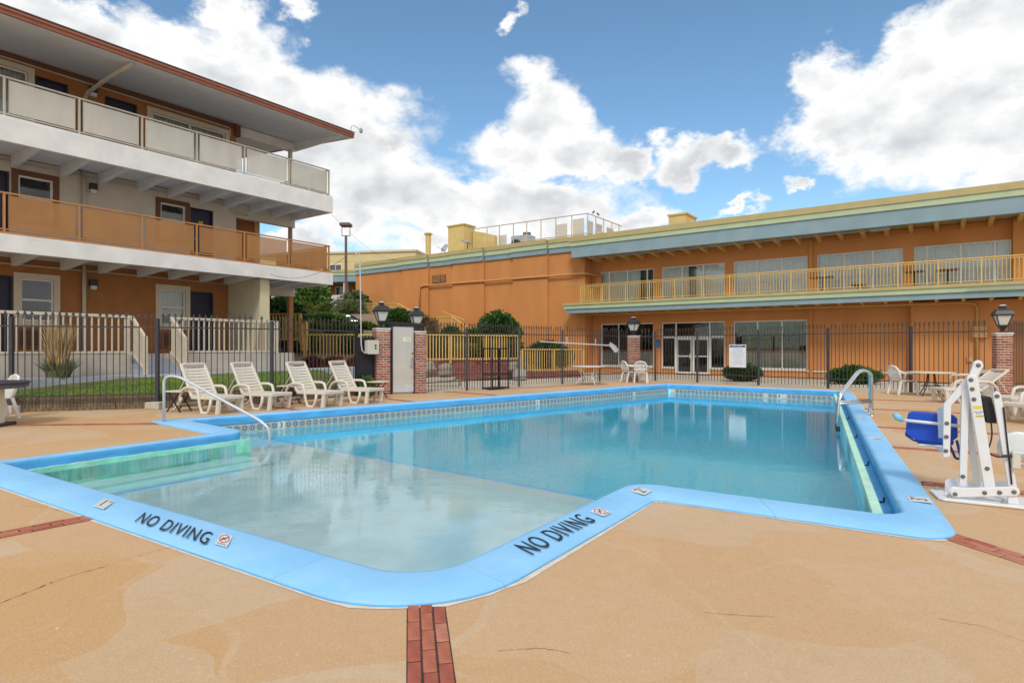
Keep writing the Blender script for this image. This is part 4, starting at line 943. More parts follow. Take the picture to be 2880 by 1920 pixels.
def fence(label, posts, sp=.125, z0=.08, seed=0, blocks=False, group='black iron fences round the pool'):
    rr = random.Random(seed); b = posts[0]; fe = thing('iron_fence', label, 'fence', (b[0], b[1], 0), 0, group)
    for i, p in enumerate(posts):
        if p[2]: link('fence_post', POSTM, fe, (p[0] - b[0], p[1] - b[1], .0))
    for p, q in zip(posts, posts[1:]):
        d = unit(p, q); L_ = math.hypot(q[0] - p[0], q[1] - p[1]); a = math.atan2(d[1], d[0]); px0, py0 = p[0] - b[0], p[1] - b[1]
        for z in (1.92, .34):
            MB().bar((px0 + d[0] * .04, py0 + d[1] * .04, z), (px0 + d[0] * (L_ - .04), py0 + d[1] * (L_ - .04), z), .028, .032).build('fence_rail', IRON, fe)
        n = int((L_ - .1) / sp)
        for k in range(n):
            s = .05 + (L_ - .1) * (k + .5) / n
            link('picket', PICKB if rr.random() < .12 else PICK, fe, (px0 + d[0] * s, py0 + d[1] * s, z0 + rr.uniform(-.01, .01)), (0, 0, a))
    return fe
fence('black iron fence in front of the lawn and motel steps, behind the loungers', [(-14.2, 12.15, 1), (-11.1, 13.2, 1), (-8.4, 14.1, 1), (-6.24, 15.46, 1), (-4.62, 17.69, 1)], seed=1)
fence('black iron fence between the gate door and the far corner pillar', [(-2.68, 18.5, 0), (-1.51, 19.93, 1), (.26, 21.87, 1), (1.98, 23.4, 1), (3.6, 24.5, 1), (5.08, 25.9, 0)], seed=2)
fence('black iron fence carrying the pool rules sign in front of the glass doors', [(5.55, 26.0, 0), (6.2, 25.75, 1), (7.63, 24.5, 1), (9.4, 22.7, 1), (11.1, 20.9, 1), (12.8, 19.1, 1), (14.15, 17.65, 0)], seed=3)
fence('black iron fence running off to the right of the right pillar', [(14.66, 17.62, 0), (17.2, 19.3, 1), (20.0, 21.1, 1)], seed=4)
STONE = mat('pale_footing', (.47, .43, .36), .9, .12, 9, .5, 30)
for k, (x, y, lab) in enumerate(((-11.02, 13.02, 'rough concrete footing block at the fence post by the dark picnic table'), (-8.36, 13.93, 'rough concrete footing block under the fence post left of the loungers'), (-6.2, 15.2, 'rough concrete footing block under the fence post behind the second lounger'))):
    fb = MB().prism([(-.17, -.12), (.17, -.13), (.18, .12), (-.16, .13)], 0, .17).build('footing_block', STONE, None, bevel=.025, seg=2, loc=(x, y, 0)); tag(fb, lab, 'concrete block', 'fence footings')

# ------------------------------------------------------------------ brick pillars with lanterns
PB = [mat('pillar_brick', (.30, .085, .05), .9, .25, 14, .4, 50, c2=(.36, .16, .11)), mat('pillar_brick_dark', (.17, .055, .04), .9, .3, 14, .4, 50), mat('pillar_brick_light', (.42, .15, .09), .9, .2, 14, .4, 50)]
MORT = mat('pale_mortar', (.66, .60, .52), .95, .1, 20, .4, 60); CAPM = mat('mortar_cap', (.60, .55, .48), .95, .15, 9, .5, 30)
def pillar(label, x, y, rz, wd, ht, group='brick pillars with lanterns'):
    p = thing('brick_pillar', label, 'pillar', (x, y, 0), rz, group)
    MB().box(-wd / 2 + .012, wd / 2 - .012, -wd / 2 + .012, wd / 2 - .012, 0, ht).build('mortar_core', MORT, p)
    ch_ = .0745; n = int(ht / ch_); full = wd / 2 - .016
    fm_ = [MB().box(-full / 2, full / 2, 0, .05, 0, .051).mesh('brick', m_, bevel=.004) for m_ in PB]; hm = [MB().box(-full / 4 - .002, full / 4 + .002, 0, .05, 0, .051).mesh('brick', m_, bevel=.004) for m_ in PB]
    for c in range(n):
        for s in range(4):
            a = s * math.pi / 2; odd = (c + s) % 2
            xs = [(-wd / 4, fm_), (wd / 4, fm_)] if not odd else [(-wd * 3 / 8, hm), (0, fm_), (wd * 3 / 8, hm)]
            for xo, ms in xs:
                m_ = random.choices(ms, (6, 2, 3))[0]; lx, ly = xo, -wd / 2 + random.uniform(-.003, .002)
                link('brick', m_, p, (lx * math.cos(a) - ly * math.sin(a), lx * math.sin(a) + ly * math.cos(a), c * ch_ + .012), (0, 0, a))
    MB().box(-wd / 2 - .015, wd / 2 + .015, -wd / 2 - .015, wd / 2 + .015, ht, ht + .055).build('cap', CAPM, p, bevel=.02, seg=2)
    return p
def lantern(label, x, y, z, rz, s=1.0):
    l = thing('lantern', label, 'lantern', (x, y, z), rz, 'black post lanterns')
    def fr(pr, nm, m_, smooth=False):
        # square section: stack of rings
        mb = MB(); vv = [(sx_ * r * s, sy_ * r * s, zz * s) for r, zz in pr for sx_, sy_ in ((-1, -1), (1, -1), (1, 1), (-1, 1))]
        mb.add(vv, [(i * 4 + k, i * 4 + (k + 1) % 4, i * 4 + 4 + (k + 1) % 4, i * 4 + 4 + k) for i in range(len(pr) - 1) for k in range(4)] + [(3, 2, 1, 0), tuple(len(pr) * 4 - 4 + k for k in range(4))]); return mb.build(nm, m_, l, smooth)
    fr([(.10, 0), (.10, .03), (.045, .05), (.045, .09), (.06, .12), (.11, .2), (.115, .235)], 'base', BLACKM)
    fr([(.098, .236), (.185, .52)], 'glass', LGLASS)
    for sx_, sy_ in ((-1, -1), (1, -1), (1, 1), (-1, 1)): MB().bar((sx_ * .105 * s, sy_ * .105 * s, .23 * s), (sx_ * .195 * s, sy_ * .195 * s, .525 * s), .022 * s, .022 * s).build('corner_bar', BLACKM, l)
    for k in range(4):
        a = k * math.pi / 2; q = MB().bar((-.21 * s, -.202 * s, .53 * s), (.21 * s, -.202 * s, .53 * s), .025 * s, .025 * s).build('top_bar', BLACKM, l); q.rotation_euler = (0, 0, a)
    fr([(.235, .535), (.24, .555), (.19, .66), (.16, .70), (.09, .725), (.07, .73), (.07, .79), (.085, .795), (.085, .815), (.0, .83)], 'hood', BLACKM)
    fr([(.086, .8155), (.05, .845), (.0, .85)], 'finial', mat('pale_finial', (.5, .5, .5), .5))
    return l
ga = math.atan2(.12, 1.28)
GP1, GP2 = (-4.02, 18.33), (-2.86, 18.52)
pillar('brick pillar left of the grey gate door with the electrical box', GP1[0], GP1[1], R(28), .44, 1.98); lantern('black lantern on the pillar left of the gate door', GP1[0], GP1[1], 2.03, R(28), .97)
pillar('narrow brick pillar right of the grey gate door', GP2[0] - .07, GP2[1] + .24, R(28), .36, 1.90); lantern('black lantern with white tip above the gate door', GP2[0] - .16, GP2[1] + .26, 1.95, R(28), .9)
pillar('brick pillar at the far fence corner behind white chairs', 5.32, 26.05, R(-48), .42, 1.90); lantern('black lantern on the far corner pillar in front of the lodge wall', 5.32, 26.05, 1.95, R(-48), .97)
pillar('brick pillar at the right edge behind the tilted lounger', 14.38, 17.45, R(-24), .40, 1.82); lantern('black lantern on the right pillar in front of the meter box', 14.38, 17.45, 1.87, R(-24), .97)

# gate door, dark panel, electrical box, conduit mast
gdx, gdy = gnd(1094, 1108); gex, gey = gnd(1172, 1106)
gr = math.atan2(gey - gdy, gex - gdx); GL = math.hypot(gex - gdx, gey - gdy)
gate = thing('gate_door', 'grey metal gate door in a black wooden frame between brick pillars', 'gate', (gdx, gdy, 0), gr)
FRM = mat('black_timber', (.022, .020, .022), .8, .3, 6, .3, 30)
MB().box(-.01, .105, -.06, .06, 0, 2.12).build('frame_post', FRM, gate); MB().box(GL - .085, GL + .01, -.06, .06, 0, 2.12).build('frame_post', FRM, gate); MB().bar((-.06, 0, 2.19), (GL + .16, 0, 2.14), .14, .10).build('lintel', FRM, gate)
leaf = MB().box(.112, GL - .10, -.025, .02, .05, 2.09).build('door_leaf', mat('grey_door_paint', (.50, .475, .435), .6, .05, 3, c2=(.46, .44, .40)), gate, bevel=.004)
MB().box(.118, GL - .106, -.030, -.0255, .06, .28).build('kick_plate', mat('kick_plate_grey', (.50, .53, .57), .5, .06), leaf)
sgn = MB().box(GL - .43, GL - .19, -.029, -.0255, 1.62, 1.76).build('door_sign', mat('sign_cream', (.66, .68, .50), .5, .04), leaf)
link('sign_lettering', text_mesh('NO\nLIFEGUARD\nON DUTY', .028, mat('sign_green', (.02, .22, .12), .5), .0005), sgn, (GL - .28, -.0295, 1.70), (R(90), 0, 0))
MB().box(GL - .185, GL - .125, -.05, -.0255, .80, 1.12).build('lock_case', mat('brushed_steel', (1, 1, 1)), leaf, bevel=.008); MB().tube([(GL - .15, -.05, .92), (GL - .15, -.085, .92), (GL - .26, -.085, .92)], .012, 6).build('lever', mat('brushed_steel', (1, 1, 1)), leaf)
MB().lathe([(.03, 0), (.032, .02), (.015, .03)], 12).build('deadbolt', mat('brass', (.55, .36, .10), .3, .1, metal=1), leaf, loc=(GL - .15, -.026, 1.27)).rotation_euler = (R(90), 0, 0)
pn = thing('equipment_panel', 'black painted board beside the gate pillar', 'panel', (-4.6, 17.66, 0), math.atan2(.62, .50))
MB().box(0, .62, -.03, .03, .02, 1.75).build('board', mat('black_board', (.018, .017, .022), .7, .2, 3), pn); MB().box(-.05, .0, -.05, .05, 0, 2.05).build('board_post', mat('black_board', (1, 1, 1)), pn)
eb = thing('electrical_box', 'cream electrical box on the black board with conduit mast', 'electrical box', (-4.45, 17.80, 1.25), math.atan2(.62, .50))
MB().box(.02, .40, -.21, -.035, 0, .40).build('box_body', mat('cream_plastic', (.62, .59, .50), .5, .05), eb, bevel=.012); MB().box(.005, .415, -.225, -.2105, -.01, .41).build('box_lid', mat('cream_plastic', (1, 1, 1)), eb, bevel=.005)
MB().box(.255, .315, -.2275, -.2255, .14, .2).build('switch_plate', BLK, eb); MB().box(.255, .315, -.2275, -.2255, .22, .28).build('switch_plate', BLK, eb)
MB().tube([(.02, -.12, .02), (-.06, -.12, .03), (-.13, -.11, .12), (-.15, -.1, .3), (-.16, -.08, 2.0), (-.17, -.06, 2.9), (-.19, -.06, 2.98), (-.25, -.06, 3.0), (-.34, -.06, 2.9)], .018, 8).build('conduit_mast', mat('grey_pvc', (.55, .57, .60), .5, .06), eb, smooth=True)

# ------------------------------------------------------------------ left lawn, walk, timber edging (motel coordinates -> world)
def mw(x, y, z=0): c, s = math.cos(mo_rz), math.sin(mo_rz); return (-6.77 + x * c - y * s, 22.5 + x * s + y * c, z)
fl_pts = [(-15.5, 11.7), (-14.2, 12.33), (-11.1, 13.38), (-8.4, 14.28), (-6.3, 15.66), (-4.75, 17.8)]
GRASSM = mat('lawn_soil', (.10, .13, .03), .95, .35, 3, .6, 40, c2=(.22, .16, .08))
def lawn_z(x, y):
    # height between the fence line (0.33) and the walk (0.66)
    best = min((math.hypot(x - (a[0] + (b[0] - a[0]) * t), y - (a[1] + (b[1] - a[1]) * t)) for a, b in zip(fl_pts, fl_pts[1:]) for t in [k / 8 for k in range(9)]))
    return .33 + min(1, best / 2.6) * .33
rows = []; NXL, NYL = 40, 14
for i in range(NXL + 1):
    t = i / NXL * (len(fl_pts) - 1); k = min(int(t), len(fl_pts) - 2); u = t - k
    a = (fl_pts[k][0] + (fl_pts[k + 1][0] - fl_pts[k][0]) * u, fl_pts[k][1] + (fl_pts[k + 1][1] - fl_pts[k][1]) * u)
    xm = 14.4 - 13.2 * i / NXL; b = mw(xm, .02)
    rows.append([(a[0] + (b[0] - a[0]) * j / NYL, a[1] + (b[1] - a[1]) * j / NYL) for j in range(NYL + 1)])
mb = MB(); mb.add([(x, y, lawn_z(x, y) + .012 * math.sin(x * 5 + y * 3)) for r_ in rows for x, y in r_], [(i * (NYL + 1) + j, i * (NYL + 1) + j + 1, (i + 1) * (NYL + 1) + j + 1, (i + 1) * (NYL + 1) + j) for i in range(NXL) for j in range(NYL)])
lawn = structure(mb.build('lawn', GRASSM, smooth=True)); tag(lawn, 'sloping lawn strip between the iron fence and the motel porch')
# painted walk
mb = MB(); wv = [(13.9, .16), (13.9, .85), (7.2, .85), (6.2, 1.5), (5.4, 1.5), (3.0, 1.0), (.5, 1.3), (-2.4, 1.6), (-2.4, -.4), (1.5, -.1)]
mb.prism([mw(*p)[:2] for p in wv], .15, .685); structure(tag(mb.build('walkway', GREYW), 'blue grey painted concrete walk along the motel porch'))
GBL = bpy.data.materials.new('grass_blades'); GBL.use_nodes = True
t_ = GBL.node_tree; b_ = t_.nodes['Principled BSDF']; geo = node(t_, 'ShaderNodeTexCoord'); ns = node(t_, 'ShaderNodeTexNoise'); ns.inputs['Scale'].default_value = 1.1; ns.inputs['Detail'].default_value = 4; t_.links.new(geo.outputs['Object'], ns.inputs['Vector'])
t_.links.new(mixc(t_, mrange(t_, ns.outputs[0], .35, .62), (.15, .31, .03), (.27, .34, .06)), b_.inputs['Base Color']); b_.inputs['Roughness'].default_value = .7; b_.inputs['Subsurface Weight'].default_value = 0
def grass(name, n, region, zf, hmax, m_, label, seed=2):
    rr = random.Random(seed); mb = MB(); vv, ff = [], []
    for _ in range(n):
        x, y = region(rr); z = zf(x, y)
        if z is None: continue
        a = rr.uniform(0, 6.28); h = hmax * rr.uniform(.45, 1); w_ = rr.uniform(.006, .011); lx, ly = math.cos(a) * h * .5, math.sin(a) * h * .5; o = len(vv)
        vv += [(x - w_ * math.sin(a), y + w_ * math.cos(a), z - .01), (x + w_ * math.sin(a), y - w_ * math.cos(a), z - .01), (x + lx, y + ly, z + h)]; ff.append((o, o + 1, o + 2))
    o = mb.add(vv, ff).build(name, m_, None, fix=False); tag(o, label, kind='stuff'); return o
def reg(rr):
    i, j = rr.random() * NXL, (rr.random() ** 1.25) * NYL; i0, j0 = min(int(i), NXL - 1), min(int(j), NYL - 1); a, b, c = rows[i0][j0], rows[i0 + 1][j0], rows[i0][j0 + 1]
    return (a[0] + (b[0] - a[0]) * (i - i0) + (c[0] - a[0]) * (j - j0), a[1] + (b[1] - a[1]) * (i - i0) + (c[1] - a[1]) * (j - j0))
def inwalk(x, y):
    dx_, dy_ = x + 6.77, y - 22.5; lx, ly = dx_ * -.586 + dy_ * -.81, dx_ * .81 + dy_ * -.586
    if ly < .9 and lx > 6.8 or ly < 1.55: return None
    if math.sin(x * 1.7 + 1) * math.cos(y * 1.3) > .72 or (lx < 3.2 and ly > 2.4 and math.sin(x * 4) > -.2): return None
    return lawn_z(x, y)
grass('lawn_grass', 46000, reg, inwalk, .055, GBL, 'short green grass on the lawn strip behind the fence')
TIM = mat('weathered_timber', (.20, .15, .095), .9, .3, 5, .5, 25, streak=1, c2=(.11, .085, .06))
tw_ = thing('timber_edging', 'weathered stacked timbers holding up the lawn behind the fence', 'retaining wall', (-11, 13.4, 0))
for a, b in zip(fl_pts[:-1], fl_pts[1:]):
    if b[0] > -4.7: b = (a[0] + (b[0] - a[0]) * .85, a[1] + (b[1] - a[1]) * .85)
    d = unit(a, b)
    for k, (z0, z1, dy) in enumerate(((.0, .16, 0), (.165, .31, .02))):
        L_ = math.hypot(b[0] - a[0], b[1] - a[1]); s = 0
        while s < L_ - .05:
            e = min(L_ - .006, s + 1.9 + .35 * k); p, q = off(a, d, s), off(a, d, e)
            MB().bar((p[0] + 11, p[1] - 13.4 + dy, (z0 + z1) / 2), (q[0] + 11, q[1] - 13.4 + dy, (z0 + z1) / 2), .16, z1 - z0).build('timber', TIM, tw_, bevel=.008); s = e + .012

# ------------------------------------------------------------------ hillside between the two buildings
def bw(x, y): c, s = math.cos(bu_rz), math.sin(bu_rz); return (9.54 + x * c - y * s, 31.5 + x * s + y * c)
Wp = [(-30, 20.5), (-9.2, 24.9), (-8.6, 24.95), (-3.9, 25.35), (-2.73, 25.85), (.3, 27.55), (2.05, 28.6), (3.55, 29.7)]
def hill_z(X, Y):
    # distance behind the brick wall line
    yl = None
    for a, b in zip(Wp, Wp[1:]):
        if a[0] <= X <= b[0]: yl = a[1] + (b[1] - a[1]) * (X - a[0]) / (b[0] - a[0]); break
    if yl is None: yl = 20.5 if X < -30 else 29.7
    d = Y - yl
    if d < 0: return -.05
    zw = .82 if X < .3 else .82 - .55 * min(1, (X - .3) / .5)
    zb = 3.55 if X < -8 else max(.35, 3.55 - (X + 8) * .30)
    t = min(1, d / 13); return zw + (zb - zw) * (t * t * (3 - 2 * t) * .45 + t * .55) + .05 * math.sin(X * 2.1) * math.cos(Y * 1.7) * min(1, d)
mb = MB(); gx = [-32 + i * .6 for i in range(0, 60)]; gy = [20 + j * .6 for j in range(0, 84)]
okq = lambda x, y: hill_z(x, y) > 0
vid, vv, ff = {}, [], []
for j, y in enumerate(gy):
    for i, x in enumerate(gx):
        if x > 4.0: continue
        vid[(i, j)] = len(vv); vv.append((x, y, hill_z(x, y)))
for (i, j) in list(vid):
    q = [(i, j), (i + 1, j), (i + 1, j + 1), (i, j + 1)]
    if all(c in vid for c in q) and all(vv[vid[c]][2] > 0 for c in q): ff.append(tuple(vid[c] for c in q))
SOIL = mat('hillside_soil', (.25, .17, .11), .95, .25, 2, .6, 20, c2=(.14, .15, .06))
hill = structure(mb.add(vv, ff).build('hillside', SOIL, smooth=True)); tag(hill, 'brown planted hillside rising behind the brick walls')
lot = structure(MB().box(-70, -9, 42, 110, 3.2, 3.62).build('car_park', mat('asphalt', (.06, .06, .062), .9, .15, 4, .3, 60))); tag(lot, 'dark asphalt car park on top of the slope')
# brick retaining walls
WB = [mat('wall_brick', (.30, .11, .085), .9, .2, 9, .3, 40), mat('wall_brick_dark', (.22, .08, .065), .9, .25, 9)]
def brick_wall(label, p, q, ht, th=.3, zb=0):
    d = unit(p, q); L_ = math.hypot(q[0] - p[0], q[1] - p[1]); wl_ = thing('brick_wall', label, 'brick wall', (p[0], p[1], zb), math.atan2(d[1], d[0]), 'red brick garden walls')
    MB().box(0, L_, .012, th, 0, ht - .01).build('mortar_core', mat('wall_mortar', (.46, .38, .33), .95, .1, 9), wl_)
    mb = MB(); n = int(ht / .076)
    for c in range(n):
        x = -.1 if c % 2 else 0
        while x < L_:
            a, b = max(0, x + .005), min(L_, x + .2)
            if b - a > .03: j = random.uniform(-.002, .003); mb.box(a, b, -.002 + j, .06, c * .076 + .005, c * .076 + .068)
            x += .205
    o = mb.build('brick_courses', WB[0], wl_); o['kind'] = 'stuff'; o.data.materials.append(WB[1])
    for k, pl in enumerate(o.data.polygons): pl.material_index = 1 if random.Random(k // 6).random() < .3 else 0
    x = 0; cm = MB().box(0, .197, -.03, th + .02, 0, .06).mesh('coping_brick', WB[0], bevel=.005)
    while x + .2 < L_: link('coping_brick', cm, wl_, (x, 0, n * .076 + .002)); x += .204
    return wl_
brick_wall('lower tier of the long red brick wall behind the black shelf', (-3.9, 25.15), (.35, 27.35), .36); brick_wall('upper tier of the long red brick wall under the yellow railing', (-3.9, 25.48), (.3, 27.65), .86)
brick_wall('low red brick wall under the right lower yellow railing', (.45, 27.55), (3.5, 29.55), .30)
brick_wall('red brick wall half hidden behind the left yellow railing', (-8.8, 25.35), (-4.6, 25.75), .95)
# yellow picket railings
yb = MB().box(-.02, .02, -.015, .015, 0, 1).mesh('baluster', YEL)
def yrail(label, pts, sp=.135, ht=1.05, post=1.6, topm=None):
    """pts: (x, y, z of bottom rail)"""
    b = pts[0]; yr = thing('yellow_railing', label, 'railing', (b[0], b[1], 0), 0, 'yellow wooden railings')
    for p, q in zip(pts, pts[1:]):
        P_, Q_ = Vector((p[0] - b[0], p[1] - b[1], p[2])), Vector((q[0] - b[0], q[1] - b[1], q[2])); L_ = (Q_ - P_).length; a = math.atan2(Q_.y - P_.y, Q_.x - P_.x)
        up_ = Vector((0, 0, ht)); MB().bar(P_ + up_, Q_ + up_, .12, .06).build('top_rail', topm or YEL, yr); MB().bar(P_, Q_, .04, .07).build('bottom_rail', YEL, yr)
        n = max(1, int(L_ / sp))
        for k in range(n): c = P_.lerp(Q_, (k + .5) / n); link('baluster', yb, yr, tuple(c), (0, 0, a), (1, 1, ht - .03))
        m_ = max(1, round(L_ / post))
        for k in range(m_ + 1): c = P_.lerp(Q_, k / m_); MB().box(-.045, .045, -.045, .045, -.2, ht - .03).build('post', YEL, yr, loc=tuple(c)).rotation_euler = (0, 0, a)
    return yr
yrail('yellow picket railing behind the lounge chairs left of the gate pillar', [(-8.6, 24.7, .92), (-6.4, 24.85, .92), (-4.2, 25.2, .90)])
yrail('yellow picket railing on the long brick wall behind the gate and black shelf', [(-4.0, 25.6, .93), (-2.7, 26.0, .93), (.32, 27.75, .93)])
yrail('lower yellow picket railing beside the lodge corner, behind the pool net', [(.45, 27.72, .37), (3.55, 29.72, .35)], ht=.98)
yrail('yellow railing with brown top on the motel stair landing', [(-10.4, 25.4, 1.78), (-8.95, 25.2, 1.78)], ht=1.08, topm=ORANGE); yrail('short low yellow railing stepping down from the motel landing', [(-8.85, 25.05, 1.50), (-8.62, 24.95, 1.50)], ht=1.02, topm=ORANGE)
def wz(p, dz=.05): return (p[0], p[1], dz)
a, b, c = bw(24.0, 3.2), bw(18.7, 3.4), bw(17.3, 3.4); yrail('upper yellow stair railing at the left end of the lodge wall', [(a[0], a[1], 3.62), (b[0], b[1], 3.38), (c[0], c[1], 2.75)], ht=.98)
a, b, c = bw(16.3, 3.4), bw(13.8, 3.5), bw(11.6, 3.5); yrail('sloping yellow stair railing in front of the blank orange wall', [(a[0], a[1], 2.36), (b[0], b[1], 2.34), (c[0], c[1], 1.05)], ht=1.0)
hr = bw(16.4, 1.6), bw(14.4, 1.6); h_ = MB().tube([(hr[0][0], hr[0][1], 3.85), (hr[1][0], hr[1][1], 3.2)], .03, 6).build('wall_handrail', YEL); h_.parent = None
tag(h_, 'thin sloping yellow handrail on the blank orange wall', 'handrail')
# stones and ledge by the gate
ROCK = mat('grey_rock', (.34, .29, .23), .95, .3, 4, .7, 12, c2=(.18, .15, .12))
def rock(label, x, y, z, r, sc, seed):
    rr = random.Random(seed); bm = bmesh.new(); bmesh.ops.create_icosphere(bm, subdivisions=3, radius=r)
    ph = [rr.uniform(0, 6) for _ in range(6)]
    for v in bm.verts:
        n = v.co.normalized(); k = 1 + .18 * math.sin(n.x * 4 + ph[0]) * math.cos(n.y * 3 + ph[1]) + .10 * math.sin(n.z * 7 + ph[2]) + rr.uniform(-.035, .035); v.co = Vector((n.x * sc[0], n.y * sc[1], n.z * sc[2])) * r * k
    me = bpy.data.meshes.new('boulder'); bm.to_mesh(me); bm.free(); me.materials.append(ROCK); o = link('boulder', me, None, (x, y, z), (0, 0, rr.uniform(0, 3))); return tag(o, label, 'rock', 'garden boulders')
rock('round dark boulder right of the narrow gate pillar', -3.25, 22.6, .62, .33, (1, .8, .95), 3); rock('grey boulder leaning beside the round one in front of the brick wall', -2.55, 22.9, .55, .30, (1.1, .7, 1.0), 5); rock('small pale boulder below the lantern on the slope', -6.3, 28.6, 1.75, .45, (1.5, .8, .6), 8); rock('flat boulder on the slope behind the gate lintel', -7.2, 29.4, 2.05, .5, (1.6, .8, .45), 9)
rock('squat boulder at the right end of the long brick wall', .05, 26.75, .55, .28, (1.1, .8, .9), 12)
ld = MB().box(-3.9, -2.0, 22.3, 23.3, -.02, .18).box(-3.7, -2.2, 22.45, 23.2, .181, .30).build('concrete_ledge', STONE, None, bevel=.03, seg=2); tag(ld, 'pale broken concrete ledge under the boulders by the gate', 'ledge')
um = thing('umbrella_base', 'grey weighted umbrella stand with upright tube by the brick wall', 'umbrella stand', (.35, 26.5, 0)); MB().lathe([(.32, 0), (.33, .1), (.3, .42), (.08, .5)], 14).build('weight', mat('grey_conduit', (1, 1, 1)), um, smooth=True); MB().lathe([(.07, .45), (.07, 1.05), (.05, 1.06)], 10).build('tube', mat('grey_conduit', (1, 1, 1)), um)

# ------------------------------------------------------------------ planting
def leaf_mat(name, dark, light, sc=2.2):
    m = bpy.data.materials.new(name); m.use_nodes = True; t = m.node_tree; b = t.nodes['Principled BSDF']
    tcn = node(t, 'ShaderNodeTexCoord'); n = node(t, 'ShaderNodeTexNoise'); n.inputs['Scale'].default_value = sc; n.inputs['Detail'].default_value = 5; t.links.new(tcn.outputs['Object'], n.inputs['Vector'])
    t.links.new(mixc(t, mrange(t, n.outputs[0], .36, .64), dark, light), b.inputs['Base Color']); b.inputs['Roughness'].default_value = .65; b.inputs['Specular IOR Level'].default_value = .25
    return m
JUN = leaf_mat('juniper_foliage', (.022, .075, .014), (.075, .17, .03)); DKG = leaf_mat('dark_foliage', (.014, .05, .012), (.05, .11, .026)); YLG = leaf_mat('yellow_green_foliage', (.05, .095, .015), (.17, .19, .03))
TREEG = leaf_mat('tree_foliage', (.05, .12, .024), (.14, .24, .05)); PALE = leaf_mat('pale_foliage', (.07, .11, .04), (.17, .20, .08)); DRY = leaf_mat('dry_foliage', (.12, .075, .04), (.24, .17, .09)); STRAW = leaf_mat('straw', (.36, .24, .10), (.55, .40, .20), 5)
BARK = mat('bark', (.10, .075, .055), .95, .3, 8, .5, 20)
def tufts(rad, n, size, seed, flat=.25, spike=.35, lobes=None, core=.35):
    """leafy volume: sprays of small leaves spread through ellipsoids, denser at the outside"""
    rr = random.Random(seed); vv, ff = [], []; lobes = lobes or [(0, 0, 0, 1)]
    for _ in range(n):
        lx, ly, lz, ls = rr.choice(lobes)
        while True:
            p = Vector((rr.uniform(-1, 1), rr.uniform(-1, 1), rr.uniform(-1, 1)))
            if .05 < p.length < 1: break
        u = p.normalized(); r = core + (1 - core) * rr.random() ** .45; r *= 1 + rr.uniform(-.1, .1) + .07 * math.sin(u.x * 9 + seed) * math.cos(u.z * 8)
        c = Vector(((u.x * r * ls + lx) * rad[0], (u.y * r * ls + ly) * rad[1], (u.z * r * ls + lz) * rad[2]))
        if c.z < -rad[2] * .92: continue
        d = (u + Vector((rr.uniform(-.6, .6), rr.uniform(-.6, .6), rr.uniform(-.2, .9))) * .9).normalized()
        for _k in range(4):
            dd = (d + Vector((rr.uniform(-1, 1), rr.uniform(-1, 1), rr.uniform(-1, 1))) * spike).normalized(); s = size * rr.uniform(.6, 1.3)
            a = dd.cross(Vector((rr.uniform(-1, 1), rr.uniform(-1, 1), rr.uniform(-1, 1)))).normalized() * s * flat; o = len(vv); q = c + Vector((rr.uniform(-1, 1), rr.uniform(-1, 1), rr.uniform(-1, 1))) * size * .5
            vv += [q - a * .6, q + dd * s * .5 - a, q + dd * s, q + dd * s * .5 + a]; ff.append((o, o + 1, o + 2, o + 3))
    return MB().add(vv, ff)
def shrub(name, label, x, y, z, rad, n, size, m_, seed, lobes=None, cat='shrub', group='garden shrubs', flat=.25):
    s = thing(name, label, cat, (x, y, z), 0, group)
    o = tufts(rad, n, size, seed, flat, lobes=lobes).build('foliage', m_, s, fix=False); o.location = (0, 0, rad[2] * .9)
    rr = random.Random(seed); mb = MB()
    for k in range(5): a = rr.uniform(0, 6.28); mb.tube([(0, 0, -.12), (math.cos(a) * rad[0] * .3, math.sin(a) * rad[1] * .3, rad[2] * .6), (math.cos(a) * rad[0] * .6, math.sin(a) * rad[1] * .6, rad[2] * 1.2)], [.05, .035, .012], 5)
    mb.build('stem', BARK, s); return s
def hz(x, y): return max(0, hill_z(x, y)) - .03
bl = [(0, 0, 0, .9), (-.45, 0, -.2, .55), (.45, .1, -.15, .6), (.1, -.2, .35, .6), (-.25, .1, .25, .55), (.35, 0, .25, .5)]
shrub('juniper_shrub', 'big shaggy dark green juniper in front of the blank orange wall', -.78, 31.0, hz(-.78, 31), (1.2, 1.1, 1.22), 3600, .17, JUN, 3, bl)
shrub('round_shrub', 'small clipped round shrub left of the big juniper', -3.2, 31.0, hz(-3.2, 31) - .1, (.60, .6, .68), 1500, .10, JUN, 4)
shrub('round_shrub', 'low rounded shrub touching the left side of the big juniper', -2.0, 30.4, hz(-2.0, 30.4) - .1, (.62, .6, .72), 1500, .11, JUN, 5)
shrub('dome_shrub', 'smooth dome shaped shrub between the two gate lanterns', -6.35, 33.6, hz(-6.35, 33.6) + .12, (.85, .8, .62), 2200, .11, JUN, 6)
shrub('spreading_juniper', 'wide low juniper above the lower yellow railing', 1.85, 30.6, .35, (1.3, .9, .78), 2600, .15, DKG, 7, [(0, 0, 0, .8), (-.5, 0, -.1, .5), (.5, 0, -.15, .5)])
shrub('dry_shrub', 'dry brownish shrub right of the gate lantern', -4.55, 31.5, hz(-4.55, 31.5), (.62, .5, .75), 700, .2, DRY, 8, flat=.1)
